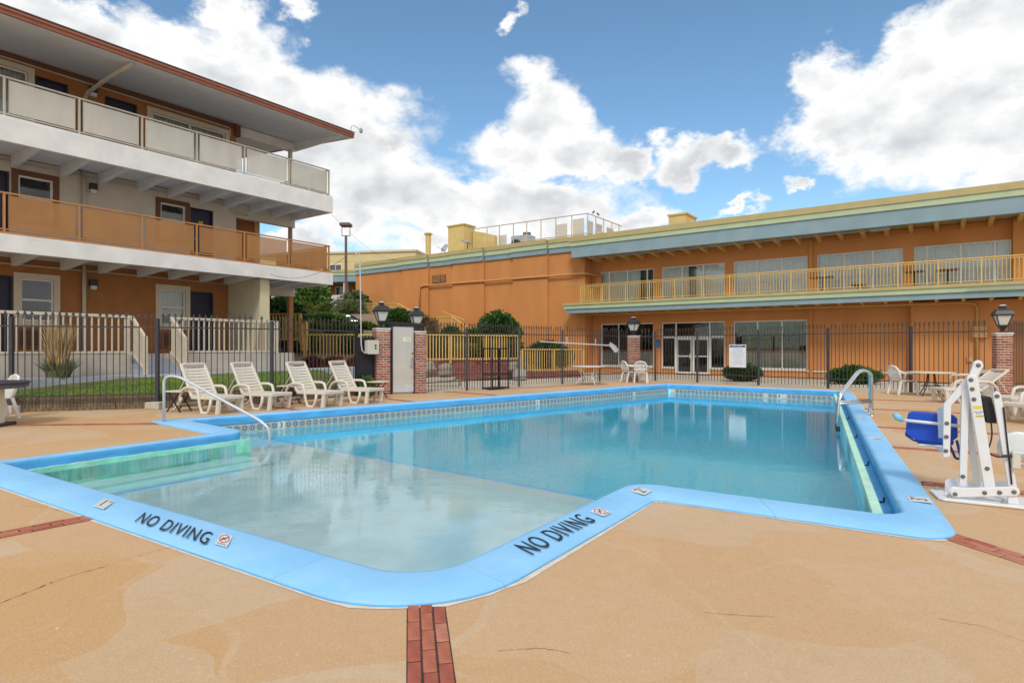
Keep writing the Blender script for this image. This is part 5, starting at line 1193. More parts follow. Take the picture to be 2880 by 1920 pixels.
for k, (x, y, sx_, sz, m_, lab) in enumerate(((-10.0, 29.6, 1.2, .62, YLG, 'yellow green spreading juniper on the slope left of the gate'), (-8.5, 28.8, 1.25, .55, DKG, 'dark green spreading juniper on the slope above the left railing'), (-7.6, 27.6, .9, .5, JUN, 'low green juniper on the slope behind the conduit mast'), (-9.6, 27.4, 1.1, .6, YLG, 'yellow green juniper just above the left yellow railing'))):
    shrub('spreading_juniper', lab, x, y, hz(x, y), (sx_, .9, sz), 1900, .17, m_, 20 + k, [(0, 0, 0, .7), (-.55, 0, -.15, .5), (.5, .2, -.1, .5), (.2, -.4, .1, .5)])
for k, (x, y, sx_, sz, m_, lab) in enumerate(((-11.6, 31.0, 1.2, .5, JUN, 'green juniper on the slope right of the wooden motel post'), (-8.0, 31.0, 1.2, .42, YLG, 'green juniper behind the conduit mast'), (-6.6, 30.2, 1.0, .42, YLG, 'low yellowish juniper left of the gate lantern'), (-5.2, 29.2, .9, .4, DKG, 'low dark juniper on the bank behind the gate door'), (-10.6, 33.4, 1.3, .32, TREEG, 'leafy bush in front of the dark car'), (-2.2, 28.6, .9, .35, YLG, 'low yellow green ground juniper behind the wall railing'))):
    shrub('spreading_juniper', lab, x, y, hz(x, y), (sx_, .9, sz), 1700, .17, m_, 120 + k, [(0, 0, 0, .7), (-.55, 0, -.15, .5), (.5, .2, -.1, .5), (.2, -.4, .1, .5)])
shrub('low_shrub', 'low dark shrub under the pool rules sign', 10.0, 25.8, 0, (.80, .6, .40), 1700, .11, DKG, 31, [(0, 0, 0, .85), (-.4, 0, -.1, .6), (.4, 0, -.1, .6)])
shrub('low_shrub', 'low spreading shrub by the lodge wall behind the ladder', 13.7, 23.9, 0, (1.0, .65, .40), 1900, .12, JUN, 32, [(0, 0, -.1, .8), (-.5, 0, -.2, .5), (.5, 0, -.2, .55), (.0, 0, .3, .4)])
shrub('pillar_shrub', 'small bright green plant at the foot of the gate pillar', -4.32, 17.75, 0, (.22, .2, .28), 420, .08, TREEG, 33)
for k, (x, y) in enumerate(((-8.2, 24.45), (-7.3, 24.5), (-6.4, 24.55), (-5.6, 24.7))): shrub('red_plant', ['dark red bedding plant at the left end of the yellow railing', 'dark red bedding plant, second from the left below the yellow railing', 'dark red bedding plant left of the conduit mast', 'dark red bedding plant hidden behind the black board'][k], x, y, .66, (.38, .25, .2), 260, .09, leaf_mat('red_leaves', (.10, .02, .02), (.22, .05, .04), 5), 50 + k, group='red bedding plants')
# hedge-like junipers behind the yellow railings on the wall
for k, (x, y, lab) in enumerate(((-3.3, 26.9, 'upright dark shrub behind the left end of the wall railing'), (-1.2, 28.2, 'dark shrub behind the middle of the wall railing'), (.0, 28.6, 'dark shrub behind the right end of the wall railing'))): shrub('dark_shrub', lab, x, y, hz(x, y) - .1, (.55, .4, .5), 900, .13, DKG, 60 + k)
# tall straw-coloured grass clump by the porch
gx_, gy_ = gnd(165, 1062, .68); gt = thing('ornamental_grass', 'tall straw coloured ornamental grass clump by the porch wall', 'grass clump', (gx_, gy_, .64)); rr = random.Random(5); vv, ff = [], []
def blades(n, hmax, spread, m_, nm, base=.22):
    vv, ff = [], []
    for _ in range(n):
        a = rr.uniform(0, 6.28); r0 = base * rr.random() ** .5; h = hmax * rr.uniform(.55, 1); s = spread * rr.random(); x0, y0 = r0 * math.cos(a), r0 * math.sin(a); w_ = .008; o = len(vv); t = a + rr.uniform(-.5, .5)
        for f, wv_ in ((0, 1), (.5, .9), (.85, .6), (1, .1)): px_2, py_2 = x0 + math.cos(t) * s * f * f, y0 + math.sin(t) * s * f * f; vv += [(px_2 - w_ * wv_, py_2, h * f), (px_2 + w_ * wv_, py_2 + .004, h * f)]
        ff += [(o, o + 1, o + 3, o + 2), (o + 2, o + 3, o + 5, o + 4), (o + 4, o + 5, o + 7, o + 6)]
    MB().add(vv, ff).build(nm, m_, gt, fix=False)
blades(900, 1.42, .24, STRAW, 'dry_blades', .17); blades(260, .55, .36, PALE, 'green_blades', .22)
# trees beyond
def tree(label, x, y, z, ht, rad, n, size, m_, seed, name='tree'):
    t = thing(name, label, 'tree', (x, y, z), 0, 'trees on the slope'); rr = random.Random(seed)
    MB().tube([(0, 0, 0), (.08, .02, ht * .35), (-.05, .05, ht * .6), (.05, 0, ht * .85)], [.16, .12, .08, .03], 8).build('trunk', BARK, t, smooth=True)
    for k in range(6): a = k * 1.05 + rr.uniform(-.3, .3); h0 = ht * rr.uniform(.3, .6); MB().tube([(0, 0, h0), (math.cos(a) * rad[0] * .4, math.sin(a) * rad[1] * .4, h0 + ht * .15), (math.cos(a) * rad[0] * .8, math.sin(a) * rad[1] * .8, h0 + ht * .25)], [.06, .04, .012], 5).build('limb', BARK, t)
    lob = [(rr.uniform(-.55, .55), rr.uniform(-.5, .5), rr.uniform(-.5, .55), rr.uniform(.32, .55)) for _ in range(11)]
    o = tufts(rad, n, size, seed, .38, .6, lob, .2).build('crown', m_, t, fix=False); o.location = (0, 0, ht * .66)
tree('dark green tree behind the motel wing wall', -12.2, 31.0, 1.5, 2.2, (1.2, 1.1, 1.1), 1500, .24, DKG, 71); tree('bright green tree right of the wooden motel post', -15.2, 44.5, 3.2, 2.6, (1.7, 1.5, 1.35), 2200, .28, TREEG, 72); tree('dark leafy tree close behind the wooden motel post', -13.9, 36.5, 2.4, 2.0, (1.0, 1.0, 1.1), 1500, .24, TREEG, 75); tree('pale feathery young tree left of the conduit mast', -12.9, 47, 3.4, 1.9, (1.5, 1.3, .75), 1100, .26, PALE, 73); tree('small pale tree at the left end of the lodge wall', -11.2, 43.5, 3.4, 1.8, (1.2, 1.0, .8), 1000, .24, PALE, 74)
for k, (x, y) in enumerate(((-14.6, 41.5), (-13.2, 42.5), (-11.6, 41.5), (-10.6, 39.5))): shrub('tall_shrub', ['tall yellowish shrub under the bright green tree', 'tall yellowish shrub left of the light pole foot', 'pale shrub below the conduit mast top', 'pale bush beside the upper stair railing'][k], x, y, 3.0, (.9, .7, .8), 800, .22, YLG if k < 2 else PALE, 80 + k, flat=.15)

# ------------------------------------------------------------------ parked cars on the slope
def car(label, x, y, z, rz, paint, name='parked_car'):
    c = thing(name, label, 'car', (x, y, z), rz, 'cars parked beyond the pool')
    pr = [(-2.2, .35), (-2.25, .62), (-2.1, .82), (-1.2, .92), (.95, .95), (2.0, .80), (2.2, .62), (2.2, .35), (1.75, .30), (-1.75, .30)]
    MB().prism(pr, -.86, .86, 'y').build('body', paint, c, bevel=.06, seg=2)
    bm2 = MB(); vv = []
    for y_, k in ((-.78, 1), (.78, 1)):
        pass
    lo = [(-1.75, -.80), (1.15, -.80), (1.15, .80), (-1.75, .80)]; hi = [(-1.0, -.60), (.35, -.60), (.35, .60), (-1.0, .60)]
    bm2.add([(a, b, .93) for a, b in lo] + [(a, b, 1.36) for a, b in hi], [(0, 1, 5, 4), (1, 2, 6, 5), (2, 3, 7, 6), (3, 0, 4, 7), (4, 5, 6, 7)]); bm2.build('window_glass', DARKG, c)
    MB().prism([(-1.08, 1.352), (-1.0, 1.40), (-.4, 1.44), (.1, 1.43), (.36, 1.39), (.42, 1.352)], -.63, .63, 'y').build('roof', paint, c, bevel=.03, seg=2)
    for sx_ in (-1, 1):
        for (a, b) in (((-1.74, .93), (-1.0, 1.37)), ((1.14, .93), (.36, 1.37)), ((-.3, .93), (-.32, 1.37))): MB().bar((a[0], sx_ * .81, a[1]), (b[0], sx_ * .62, b[1]), .06, .05).build('pillar', paint, c)
        for wx in (-1.38, 1.38):
            wv_ = MB().lathe([(.2, -.1), (.31, -.1), (.32, -.05), (.32, .05), (.31, .1), (.2, .1)], 20).build('wheel', mat('tyre', (.02, .02, .02), .9), c, loc=(wx, sx_ * .78, .32)); wv_.rotation_euler = (R(90), 0, 0)
            MB().lathe([(.02, -.1), (.2, -.09), (.2, .09), (.02, .1)], 14).build('rim', GAL, wv_)
        MB().box(2.12, 2.23, sx_ * .55 - .18, sx_ * .55 + .18, .60, .74).build('headlight', LGLASS, c, bevel=.02); MB().box(-2.28, -2.17, sx_ * .6 - .16, sx_ * .6 + .16, .62, .78).build('tail_light', REDP, c, bevel=.02)
    return c
car('dark car whose roof shows above the junipers', -9.9, 35.2, 1.98, R(8), mat('dark_car_paint', (.02, .022, .03), .55, .1, coat=.1)); car('white car partly hidden by the pale trees', -12.1, 44.5, 3.62, R(25), mat('white_car_paint', (.7, .7, .7), .3, .03, coat=.8)); car('silver car glinting under the bright green tree', -15.6, 47.5, 3.62, R(80), mat('silver_car_paint', (.45, .47, .5), .3, .03, metal=.5, coat=.8))

# ------------------------------------------------------------------ far wing, far house, light pole, wires
FY = mat('far_cream_stucco', (.62, .50, .27), .9, .05, 1)
fw = thing('far_wing', 'distant motel wing with blue cornice and white columns on the hill', 'building', (-30, 66, 3.9), R(-12))
MB().box(0, 22, 0, 9, 0, 4.4).build('wall', BROWN, fw)
for m_, z0, z1, y in ((BLUB, 4.30, 4.95, -1.9), (GRNB, 4.951, 5.25, -1.98), (TANB, 5.251, 5.5, -2.05)): MB().box(-.3, 22.3, y, 9.2, z0, z1).build('cornice', m_, fw)
MB().box(0, 22, -1.8, 0, 1.9, 2.1).build('gallery_floor', CONC, fw); MB().box(0, 22, -1.8, -1.7, 2.1, 2.95).build('gallery_parapet', CREAM, fw)
for k in range(9): MB().box(.2 + k * 2.6, .6 + k * 2.6, -1.75, -1.40, 0, 4.3).build('column', CREAM, fw)
for k in range(8): wn_ = MB().box(1.0 + k * 2.6, 2.3 + k * 2.6, -.06, .02, 2.6, 4.0).build('window', CREAM, fw); MB().box(1.12 + k * 2.6, 2.18 + k * 2.6, -.08, -.061, 2.72, 3.9).build('pane', GUNIT, wn_)
fh = thing('far_house', 'cream stucco house with small windows rising behind the far wing', 'house', (-34, 80, 5.4), R(-10))
MB().box(0, 22, 0, 10, 0, 8.3).build('wall', FY, fh); MB().box(-.2, 22.2, -.2, 10.2, 8.301, 8.55).build('parapet', CREAM, fh)
for k, x in enumerate((2.5, 6.4, 10.2, 13.6)):
    wn_ = MB().box(x, x + 1.7, -.05, .02, 5.3, 6.9).build('window', FRAME, fh)
    for a, b, c, d in ((.08, .81, .08, .76), (.89, 1.62, .08, .76), (.08, .81, .84, 1.52), (.89, 1.62, .84, 1.52)): MB().box(x + a, x + b, -.07, -.051, 5.3 + c, 5.3 + d).build('pane', GUNIT, wn_)
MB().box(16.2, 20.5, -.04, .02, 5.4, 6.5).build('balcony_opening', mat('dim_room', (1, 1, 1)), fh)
lp = thing('light_pole', 'tall brown car park light pole with square head', 'light pole', (-13.95, 50, 3.62)); PBR = mat('brown_pole', (.16, .10, .075), .6, .1)
MB().lathe([(.22, 0), (.22, .5), (.12, .52), (.11, 7.2)], 10).build('pole', PBR, lp)
for sx_ in (-1, 1): MB().bar((sx_ * .34, 0, 7.15), (sx_ * .34, 0, 7.95), .05, .05).build('yoke_arm', PBR, lp)
MB().bar((-.36, 0, 7.17), (.36, 0, 7.17), .06, .06).build('yoke_base', PBR, lp); MB().box(-.44, .44, -.44, .44, 7.95, 8.22).build('lamp_head', PBR, lp, bevel=.04)
def wire(label, p, q, sag, r=.012):
    pts = [Vector(p).lerp(Vector(q), t / 14) - Vector((0, 0, sag * 4 * (t / 14) * (1 - t / 14))) for t in range(15)]
    o = MB().tube([tuple(a) for a in pts], r, 5).build('cable', BLK); tag(o, label, 'cable'); return o
mst = (-4.95, 17.75, 4.15)
wire('thin cable sagging from the conduit mast to the motel fascia', mst, mw(2.6, .02, 3.95), .35, .006)
a = bw(21.3, 1.1); wire('long overhead cable running down to the lodge cornice', mw(.0, -.6, 6.9), (a[0], a[1], 7.75), .5, .005); wire('overhead cable behind the light pole towards the lodge roof', (-32, 62, 13.5), (a[0], a[1], 7.8), 1.2, .008)
# two birds on the roof guard rail
for k, yy in enumerate((-2.75, -3.45)):
    x, y = bw(7.36, yy); b = thing('bird', ['dark bird on the roof guard rail, nearer the corner', 'dark bird on the roof guard rail, second from the corner'][k], 'bird', (x, y, 9.893), R(40 + 90 * k), 'birds on the roof rail')
    mb = MB(); mb.tube([(-.14, 0, .10), (-.07, 0, .12), (0, 0, .16), (.06, 0, .21), (.10, 0, .26), (.13, 0, .27), (.16, 0, .265)], [.006, .02, .06, .055, .035, .032, .008], 8).tube([(.0, .02, .13), (.0, .02, .0)], .007, 4).tube([(.0, -.02, .13), (.0, -.02, .0)], .007, 4); mb.build('body', BLK, b, smooth=True)

# ------------------------------------------------------------------ pool furniture
RESIN = mat('cream_resin', (.66, .60, .51), .45, .05, 3, spec=.4, c2=(.60, .53, .44)); WRESIN = mat('white_resin', (.72, .70, .66), .4, .04, 3, spec=.4)
DARKS = mat('slot_shadow', (.12, .11, .10), .9); TTOP = mat('cream_table_top', (.68, .62, .50), .5, .05, 4); BRLEG = mat('brown_folding_leg', (.05, .03, .03), .5, .15)
def rod(mb, pts, w_, h_):
    for p, q in zip(pts, pts[1:]): mb.bar(p, q, w_, h_)
    return mb
slat_m = {}
def slat(wd, d, key):
    if key not in slat_m:
        n = 6; vv = []
        for k in range(n + 1):
            y = -wd / 2 + wd * k / n; s = -.018 * (1 - (2 * k / n - 1) ** 2)
            for dx_, dz in ((-d / 2, 0), (d / 2, 0), (d / 2, -.014), (-d / 2, -.014)): vv.append((dx_, y, s + dz))
        slat_m[key] = MB().add(vv, [(k * 4 + c, k * 4 + (c + 1) % 4, k * 4 + 4 + (c + 1) % 4, k * 4 + 4 + c) for k in range(n) for c in range(4)] + [(0, 1, 2, 3), tuple(n * 4 + c for c in (3, 2, 1, 0))]).mesh('slat', RESIN)
    return slat_m[key]
def lounger(label, x, y, rz, tilt, group):
    """+x runs to the foot end, the back rises towards -x; origin under the foot end"""
    l = thing('sun_lounger', label, 'lounger', (x, y, 0), rz, group); zs = .36; hx = -.92; hw = .31
    for s in (-1, 1):
        MB().bar((hx, s * hw, zs - .02), (-.02, s * hw, zs - .01), .055, .07).build('side_rail', RESIN, l, bevel=.012)
        # arm loop that runs down into a sled leg
        lp_ = [(-1.30, s * .335, .22), (-1.24, s * .345, .40), (-1.14, s * .35, .52), (-1.02, s * .35, .56), (-.78, s * .35, .56), (-.68, s * .35, .53), (-.64, s * .35, .42), (-.60, s * .345, .18), (-.55, s * .34, .05), (-.50, s * .34, .025), (-.38, s * .34, .025), (-.33, s * .34, .06), (-.28, s * .335, .18), (-.26, s * .33, .32)]
        MB().tube(lp_, .033, 8).build('arm_loop', RESIN, l, smooth=True); MB().bar((-.56, s * .34, .018), (-.34, s * .34, .018), .075, .036).build('foot', RESIN, l, bevel=.008)
        MB().tube([(-1.22, s * .33, .33), (-1.34, s * .33, .18), (-1.48, s * .33, .05), (-1.56, s * .33, .03)], [.035, .035, .03, .03], 8).build('rear_leg', RESIN, l, smooth=True)
        MB().prism([(-.10, .33), (-.02, .33), (-.05, .0), (-.15, .0)], s * .29 - .035, s * .29 + .035, 'y').build('front_leg', RESIN, l, bevel=.008)
    MB().bar((-.03, -.32, zs - .01), (-.03, .32, zs - .01), .07, .075).build('foot_rail', RESIN, l, bevel=.012)
    for k in range(8): link('slat', slat(.58, .088, 's'), l, (-.13 - k * .104, 0, zs + .025))
    bk = bpy.data.objects.new('backrest', None)
    ca, sa = math.cos(tilt), math.sin(tilt); L_ = .82
    bm_b = MB()
    b_o = MB().bar((hx, -.305, zs), (hx - ca * L_, -.285, zs + sa * L_), .06, .05).bar((hx, .305, zs), (hx - ca * L_, .285, zs + sa * L_), .06, .05).build('backrest', RESIN, l, bevel=.01)
    MB().bar((hx - ca * L_ * .955, -.255, zs + sa * L_ * .955), (hx - ca * L_ * .955, .255, zs + sa * L_ * .955), .10, .045, (-sa, 0, ca)).build('head_rail', RESIN, b_o, bevel=.012)
    for k in range(9):
        t = .045 + k * .0965; link('slat', slat(.545, .064, 'b'), b_o, (hx - ca * L_ * t, 0, zs + sa * L_ * t + .005), (0, math.pi - tilt if False else tilt, 0))
    MB().tube([(hx - ca * .5, .27, zs + sa * .5 - .02), (hx - .62, .27, .28)], .012, 5).tube([(hx - ca * .5, -.27, zs + sa * .5 - .02), (hx - .62, -.27, .28)], .012, 5).build('prop_bar', RESIN, l)
    MB().bar((-1.5, -.33, .16), (-1.5, .33, .16), .03, .05).build('cross_bar', RESIN, l)
    return l
bpy.data.objects
ax = math.atan2(-.44, .9)
for k, (x, y, lab) in enumerate(((-6.11, 13.01, 'cream sun lounger nearest the pool handrail'), (-5.36, 13.88, 'second cream sun lounger from the pool handrail'), (-4.30, 14.43, 'third cream sun lounger, just right of a small table'), (-3.50, 15.38, 'cream sun lounger nearest the grey gate door'))):
    lounger(lab, x, y, ax + R((0, 2, -1, 1)[k]), R(61), 'sun loungers along the left fence')
lounger('cream sun lounger with lowered back in front of the right brick pillar', 11.25, 15.75, math.atan2(.1, -.99), R(38), 'sun loungers on the right deck')
lounger('cream sun lounger cut by the right edge of the photo, nearest the pool lift', 9.55, 11.35, math.atan2(-.2, -.97), R(30), 'sun loungers on the right deck'); lounger('cream sun lounger between the other two on the right deck', 10.55, 12.9, math.atan2(-.05, -.99), R(45), 'sun loungers on the right deck')
def side_table(label, x, y, rz):
    t = thing('side_table', label, 'table', (x, y, 0), rz, 'small folding side tables')
    MB().box(-.25, .25, -.22, .22, .445, .475).build('table_top', TTOP, t, bevel=.012)
    for s in (-1, 1):
        for d in (-1, 1): MB().bar((d * .20, s * .15, .0), (-d * .16, s * .15, .445), .028, .022).build('leg', BRLEG, t)
        MB().box(-.02, .02, s * .15 - .02, s * .15 + .02, .2, .25).build('pivot', BRLEG, t)
side_table('small cream topped folding table left of the first lounger', -7.5, 13.42, R(-20)); side_table('small cream topped folding table between the second and third loungers', -5.66, 15.2, R(-20)); side_table('small cream topped folding table in front of the gate pillar', -3.82, 17.0, R(-20))
def patio_chair(label, x, y, rz, m_=None, group='white plastic armchairs'):
    """seat faces +y"""
    m_ = m_ or WRESIN; c = thing('plastic_armchair', label, 'chair', (x, y, 0), rz, group)
    MB().prism([(-.22, -.22), (.22, -.22), (.25, .22), (-.25, .22)], .41, .44).build('seat', m_, c, bevel=.01)
    for sx_ in (-1, 1):
        MB().bar((sx_ * .24, .22, .43), (sx_ * .27, .27, 0), .06, .05).build('leg', m_, c, bevel=.008); MB().bar((sx_ * .22, -.22, .43), (sx_ * .25, -.33, 0), .05, .06).build('leg', m_, c, bevel=.008)
        MB().tube([(sx_ * .26, .24, .42), (sx_ * .285, .26, .62), (sx_ * .285, .18, .655), (sx_ * .285, -.05, .66), (sx_ * .27, -.22, .68), (sx_ * .23, -.27, .74)], [.026, .026, .028, .028, .026, .02], 8).build('armrest', m_, c, smooth=True)
    fr = MB().tube([(-.22, -.22, .42), (-.235, -.27, .60), (-.23, -.31, .74), (-.17, -.345, .84), (0, -.36, .88), (.17, -.345, .84), (.23, -.31, .74), (.235, -.27, .60), (.22, -.22, .42)], .028, 8).build('back_frame', m_, c, smooth=True)
    for k in range(-3, 4): MB().bar((k * .05, -.22, .43), (k * .058, -.345 + abs(k) * .006, .85 - k * k * .006), .030, .012, (0, 1, 0)).build('back_slat', m_, fr)
    MB().bar((-.22, -.27, .56), (.22, -.27, .56), .012, .05).build('back_bar', m_, fr)
    return c
def round_table(label, x, y, r, h, lm, kind):
    t = thing('patio_table', label, 'table', (x, y, 0), R(20)); MB().lathe([(r - .01, h - .03), (r, h - .022), (r, h - .004), (r - .02, h)], 36).build('table_top', TTOP if kind else WRESIN, t)
    for k in range(4):
        a = k * math.pi / 2; c_, s_ = math.cos(a), math.sin(a)
        if kind: MB().tube([(c_ * .10, s_ * .10, h - .03), (c_ * .14, s_ * .14, h * .6), (c_ * .22, s_ * .22, h * .33), (c_ * .38, s_ * .38, 0)], .016, 6).build('leg', lm, t)
        else: MB().tube([(c_ * r * .75, s_ * r * .75, h - .03), (c_ * r * .5, s_ * r * .5, h * .55), (c_ * r * .45, s_ * r * .45, h * .4), (c_ * r * .62, s_ * r * .62, h * .28), (c_ * r * .85, s_ * r * .85, 0)], .018, 6).build('leg', lm, t, smooth=True)
    MB().tube([(.26 * math.cos(k * math.pi / 6), .26 * math.sin(k * math.pi / 6), h * .42) for k in range(13)], .010, 5).build('brace_ring', lm, t)
    return t
round_table('white topped table with bent white legs near the pool net', 2.97, 23.1, .64, .72, WRESIN, 0); round_table('small white table behind the two white chairs', 5.15, 24.95, .52, .71, WRESIN, 0); round_table('round cream table with thin dark legs between two white chairs', 12.5, 17.75, .62, .71, BRLEG, 1)
patio_chair('white plastic armchair seen from behind in front of the corner pillar', 5.22, 24.1, R(-15)); patio_chair('white plastic armchair half hidden behind its twin at the corner pillar', 4.90, 24.6, R(-70))
patio_chair('white plastic armchair left of the round cream table', 12.0, 18.25, R(-88), group='armchairs at the round table'); patio_chair('cream plastic armchair right of the round table, behind the lounger', 12.95, 17.05, R(40), RESIN, 'armchairs at the round table')
# picnic-style table and chair at the left edge
pt = thing('pedestal_table', 'dark pedestal table cut by the left edge of the photo', 'table', (-9.75, 10.85, 0), R(8)); DT = mat('dark_table', (.045, .038, .045), .5, .15, 3, c2=(.075, .06, .065))
MB().lathe([(.72, .775), (.77, .785), (.77, .80), (.74, .815)], 40).build('table_top', DT, pt); MB().box(.0, .46, -.33, .33, .0, .06).build('foot', DT, pt, bevel=.02); MB().box(.16, .36, -.1, .1, .061, .774).build('pedestal', DT, pt); MB().box(.361, .40, -.085, .085, .062, .773).build('pedestal_edge', TTOP, pt); MB().lathe([(.70, .70), (.74, .72), (.74, .774)], 40).build('apron', mat('grey_apron', (.10, .11, .13), .5), pt)
patio_chair('white plastic armchair behind the dark table at the left edge', -10.4, 11.95, R(150))
# black shelf unit
sh = thing('shelf_unit', 'empty black plastic shelf unit standing in front of the fence', 'shelf', (-.67, 20.06, 0), math.atan2(.69, .57))
for x, y in ((.03, .03), (.88, .03), (.88, .45), (.03, .45)): MB().lathe([(.028, 0), (.028, 1.40), (.036, 1.405), (.036, 1.43)], 10).build('post', BLACKM, sh, loc=(x, y, 0))
for z in (.03, .50, .95, 1.38): MB().box(0, .91, 0, .48, z, z + .045).build('shelf', BLACKM, sh, bevel=.012)
# pool net on its pole, hung on the fence
pa, pb = Vector((1.05, 22.42, 1.66)), Vector((4.05, 24.78, 1.52)); nt_ = thing('pool_net', 'leaf net on a long pale pole hung along the fence', 'pool net', tuple(pa)); dv = pb - pa
MB().tube([(0, 0, 0), tuple(dv * .45)], .022, 8).tube([tuple(dv * .3), tuple(dv)], .027, 8).build('pole', mat('pale_pole', (.62, .62, .60), .4, .05, metal=.3), nt_)
hoop = [(dv.x + dx_, dv.y + dy_, dv.z + dz) for dx_, dy_, dz in ((0, 0, 0), (.05, .03, .12), (.30, .2, -.02), (.42, .3, -.18), (.36, .26, -.28), (.12, .1, -.12), (0, 0, 0))]
MB().tube(hoop, .02, 6).build('net_hoop', mat('grey_plastic', (.45, .47, .5), .5, .1), nt_)
MB().add(hoop[:6] + [(dv.x + .26, dv.y + .12, dv.z - .30)], [(0, 1, 6), (1, 2, 6), (2, 3, 6), (3, 4, 6), (4, 5, 6), (5, 0, 6)]).build('net_bag', mesh_screen('net_mesh', (.60, .62, .64), .75), nt_)
for k in (.36, .78): q = dv * k; MB().tube([(q.x + .03, q.y + .12, q.z + .25), (q.x + .03, q.y + .1, q.z), (q.x, q.y, q.z - .04)], .012, 5).build('hook', WRESIN, nt_)
# pool rules sign on the fence
rs = thing('rules_sign', 'white pool rules notice with blue heading on the far fence', 'sign', (8.82, 23.22, .66), math.atan2(-.71, .70))
MB().box(-.34, .34, -.055, -.04, 0, .89).build('sign_board', mat('sign_board_white', (.74, .75, .76), .4, .03), rs, bevel=.006); hd_ = MB().box(-.31, .31, -.0585, -.056, .785, .862).build('sign_heading', mat('heading_blue', (.03, .045, .22), .4), rs)
link('heading_lettering', text_mesh('POOL RULES', .075, mat('sign_white', (1, 1, 1)), .0006), hd_, (0, -.0595, .823), (R(90), 0, 0))
lines = ['NO LIFEGUARD ON DUTY', 'NO DIVING  NO RUNNING', 'CHILDREN MUST BE WITH AN ADULT', 'SHOWER BEFORE ENTERING POOL', 'NO GLASS IN POOL AREA', 'NO PETS ALLOWED', 'POOL FOR GUESTS ONLY', 'SWIM AT YOUR OWN RISK']
for k, s in enumerate(lines): link('rule_line', text_mesh(s, .031, BLK, .0004), rs, (0, -.0562, .72 - k * .083), (R(90), 0, 0))
# waste bin
wb = thing('waste_bin', 'grey waste bin with dark opening behind the right loungers', 'bin', (13.85, 17.45, 0), R(-30)); MB().box(-.2, .2, -.2, .2, 0, .78).build('body', mat('grey_bin', (.38, .39, .37), .6, .08, 4), wb, bevel=.02); MB().prism([(-.14, .52), (.10, .52), (.14, .56), (.14, .64), (.10, .68), (-.14, .68)], -.206, -.2005, 'y').build('opening', BLK, wb)

# ------------------------------------------------------------------ pool rails and lift
CHR = mat('brushed_chrome', (.62, .64, .66), .22, .06, 12, metal=1)
def smoothpath(pts, n=6):
    P_ = [Vector(p) for p in pts]; out = [P_[0]]
    for a, b, c in zip(P_, P_[1:], P_[2:]):
        r = min((b - a).length, (c - b).length) * .45; p0, p1 = b + (a - b).normalized() * r, b + (c - b).normalized() * r
        for k in range(n + 1): t = k / n; out.append(p0.lerp(b, t).lerp(b.lerp(p1, t), t))
    out.append(P_[-1]); return [tuple(p) for p in out]
hr_ = thing('pool_handrail', 'grey painted handrail bending from the deck into the pool steps', 'handrail', (-6.62, 11.32, 0))
PA = mat('pale_rail_paint', (.58, .60, .66), .35, .06, 8, metal=.2)
MB().tube(smoothpath([(0, 0, 0), (0, 0, .90), (.30, -.05, .90), (1.98, -.36, .10), (2.17, -.40, -.05), (2.17, -.40, -.75)]), .026, 12).build('rail_tube', PA, hr_, smooth=True); MB().lathe([(.06, 0), (.055, .015), (.03, .02)], 14).build('flange', PA, hr_)
ld_ = thing('pool_ladder', 'bright steel pool ladder on the right side of the pool', 'ladder', (7.64, 12.64, 0))
for k in (0, 1):
    ox, oy = .457 * .5 * k, .889 * .5 * k
    MB().tube(smoothpath([(ox, oy, 0), (ox, oy, .92), (ox - .32, oy - .14, .97), (ox - .93, oy - .44, .42), (ox - .97, oy - .46, .1), (ox - .97, oy - .46, -.30)]), .028, 12).build('rail_tube', CHR, ld_, smooth=True)
    MB().tube([(ox, oy, .29), (ox - .95, oy - .45, .29)], .024, 10).build('cross_tube', CHR, ld_, smooth=True); MB().lathe([(.06, 0), (.055, .012), (.03, .018)], 14).build('flange', CHR, ld_, loc=(ox, oy, 0))
    MB().tube([(ox - .97, oy - .46, -.18), (ox - .97, oy - .46, -.27)], .04, 10).build('rubber_cap', mat('dark_rubber', (1, 1, 1)), ld_)
for z in (-.55, -.85): MB().bar((-.97, -.46, z), (-.97 + .2285, -.46 + .4445, z), .09, .03).build('tread', mat('white_resin', (1, 1, 1)), ld_)
# pool lift
LW = mat('white_powder_coat', (.74, .75, .76), .35, .03, 5, spec=.5); LB = mat('blue_seat_plastic', (.008, .075, .50), .35, .06, 5); LBL = mat('light_blue_grip', (.22, .50, .66), .5, .05); BOLT = mat('dull_bolt', (.24, .20, .17), .4, .15, metal=.8)
lift = thing('pool_lift', 'white pool lift with blue seat bolted to the deck at the right', 'pool lift', (4.05, 5.62, 0), math.atan2(-.51, .86))
base = MB().prism([(-.02, .02), (.02, -.02), (1.0, -.02), (1.0, .42), (.02, .42), (-.06, .36)], .004, .03).build('base_plate', LW, lift, bevel=.006)
for x, y in ((.07, .05), (.0, .36), (.47, .05), (.9, .05), (.9, .36), (.45, .34)): MB().lathe([(.022, 0), (.022, .012), (.013, .014), (.013, .035)], 8).build('anchor_bolt', mat('zinc', (.5, .5, .5), .35, .1, metal=.9), base, loc=(x, y, .031))
def plate(pts, y0, y1, nm='arm_plate', parent=lift, bev=.01): return MB().prism(pts, y0, y1, 'y').build(nm, LW, parent, bevel=bev, seg=2)
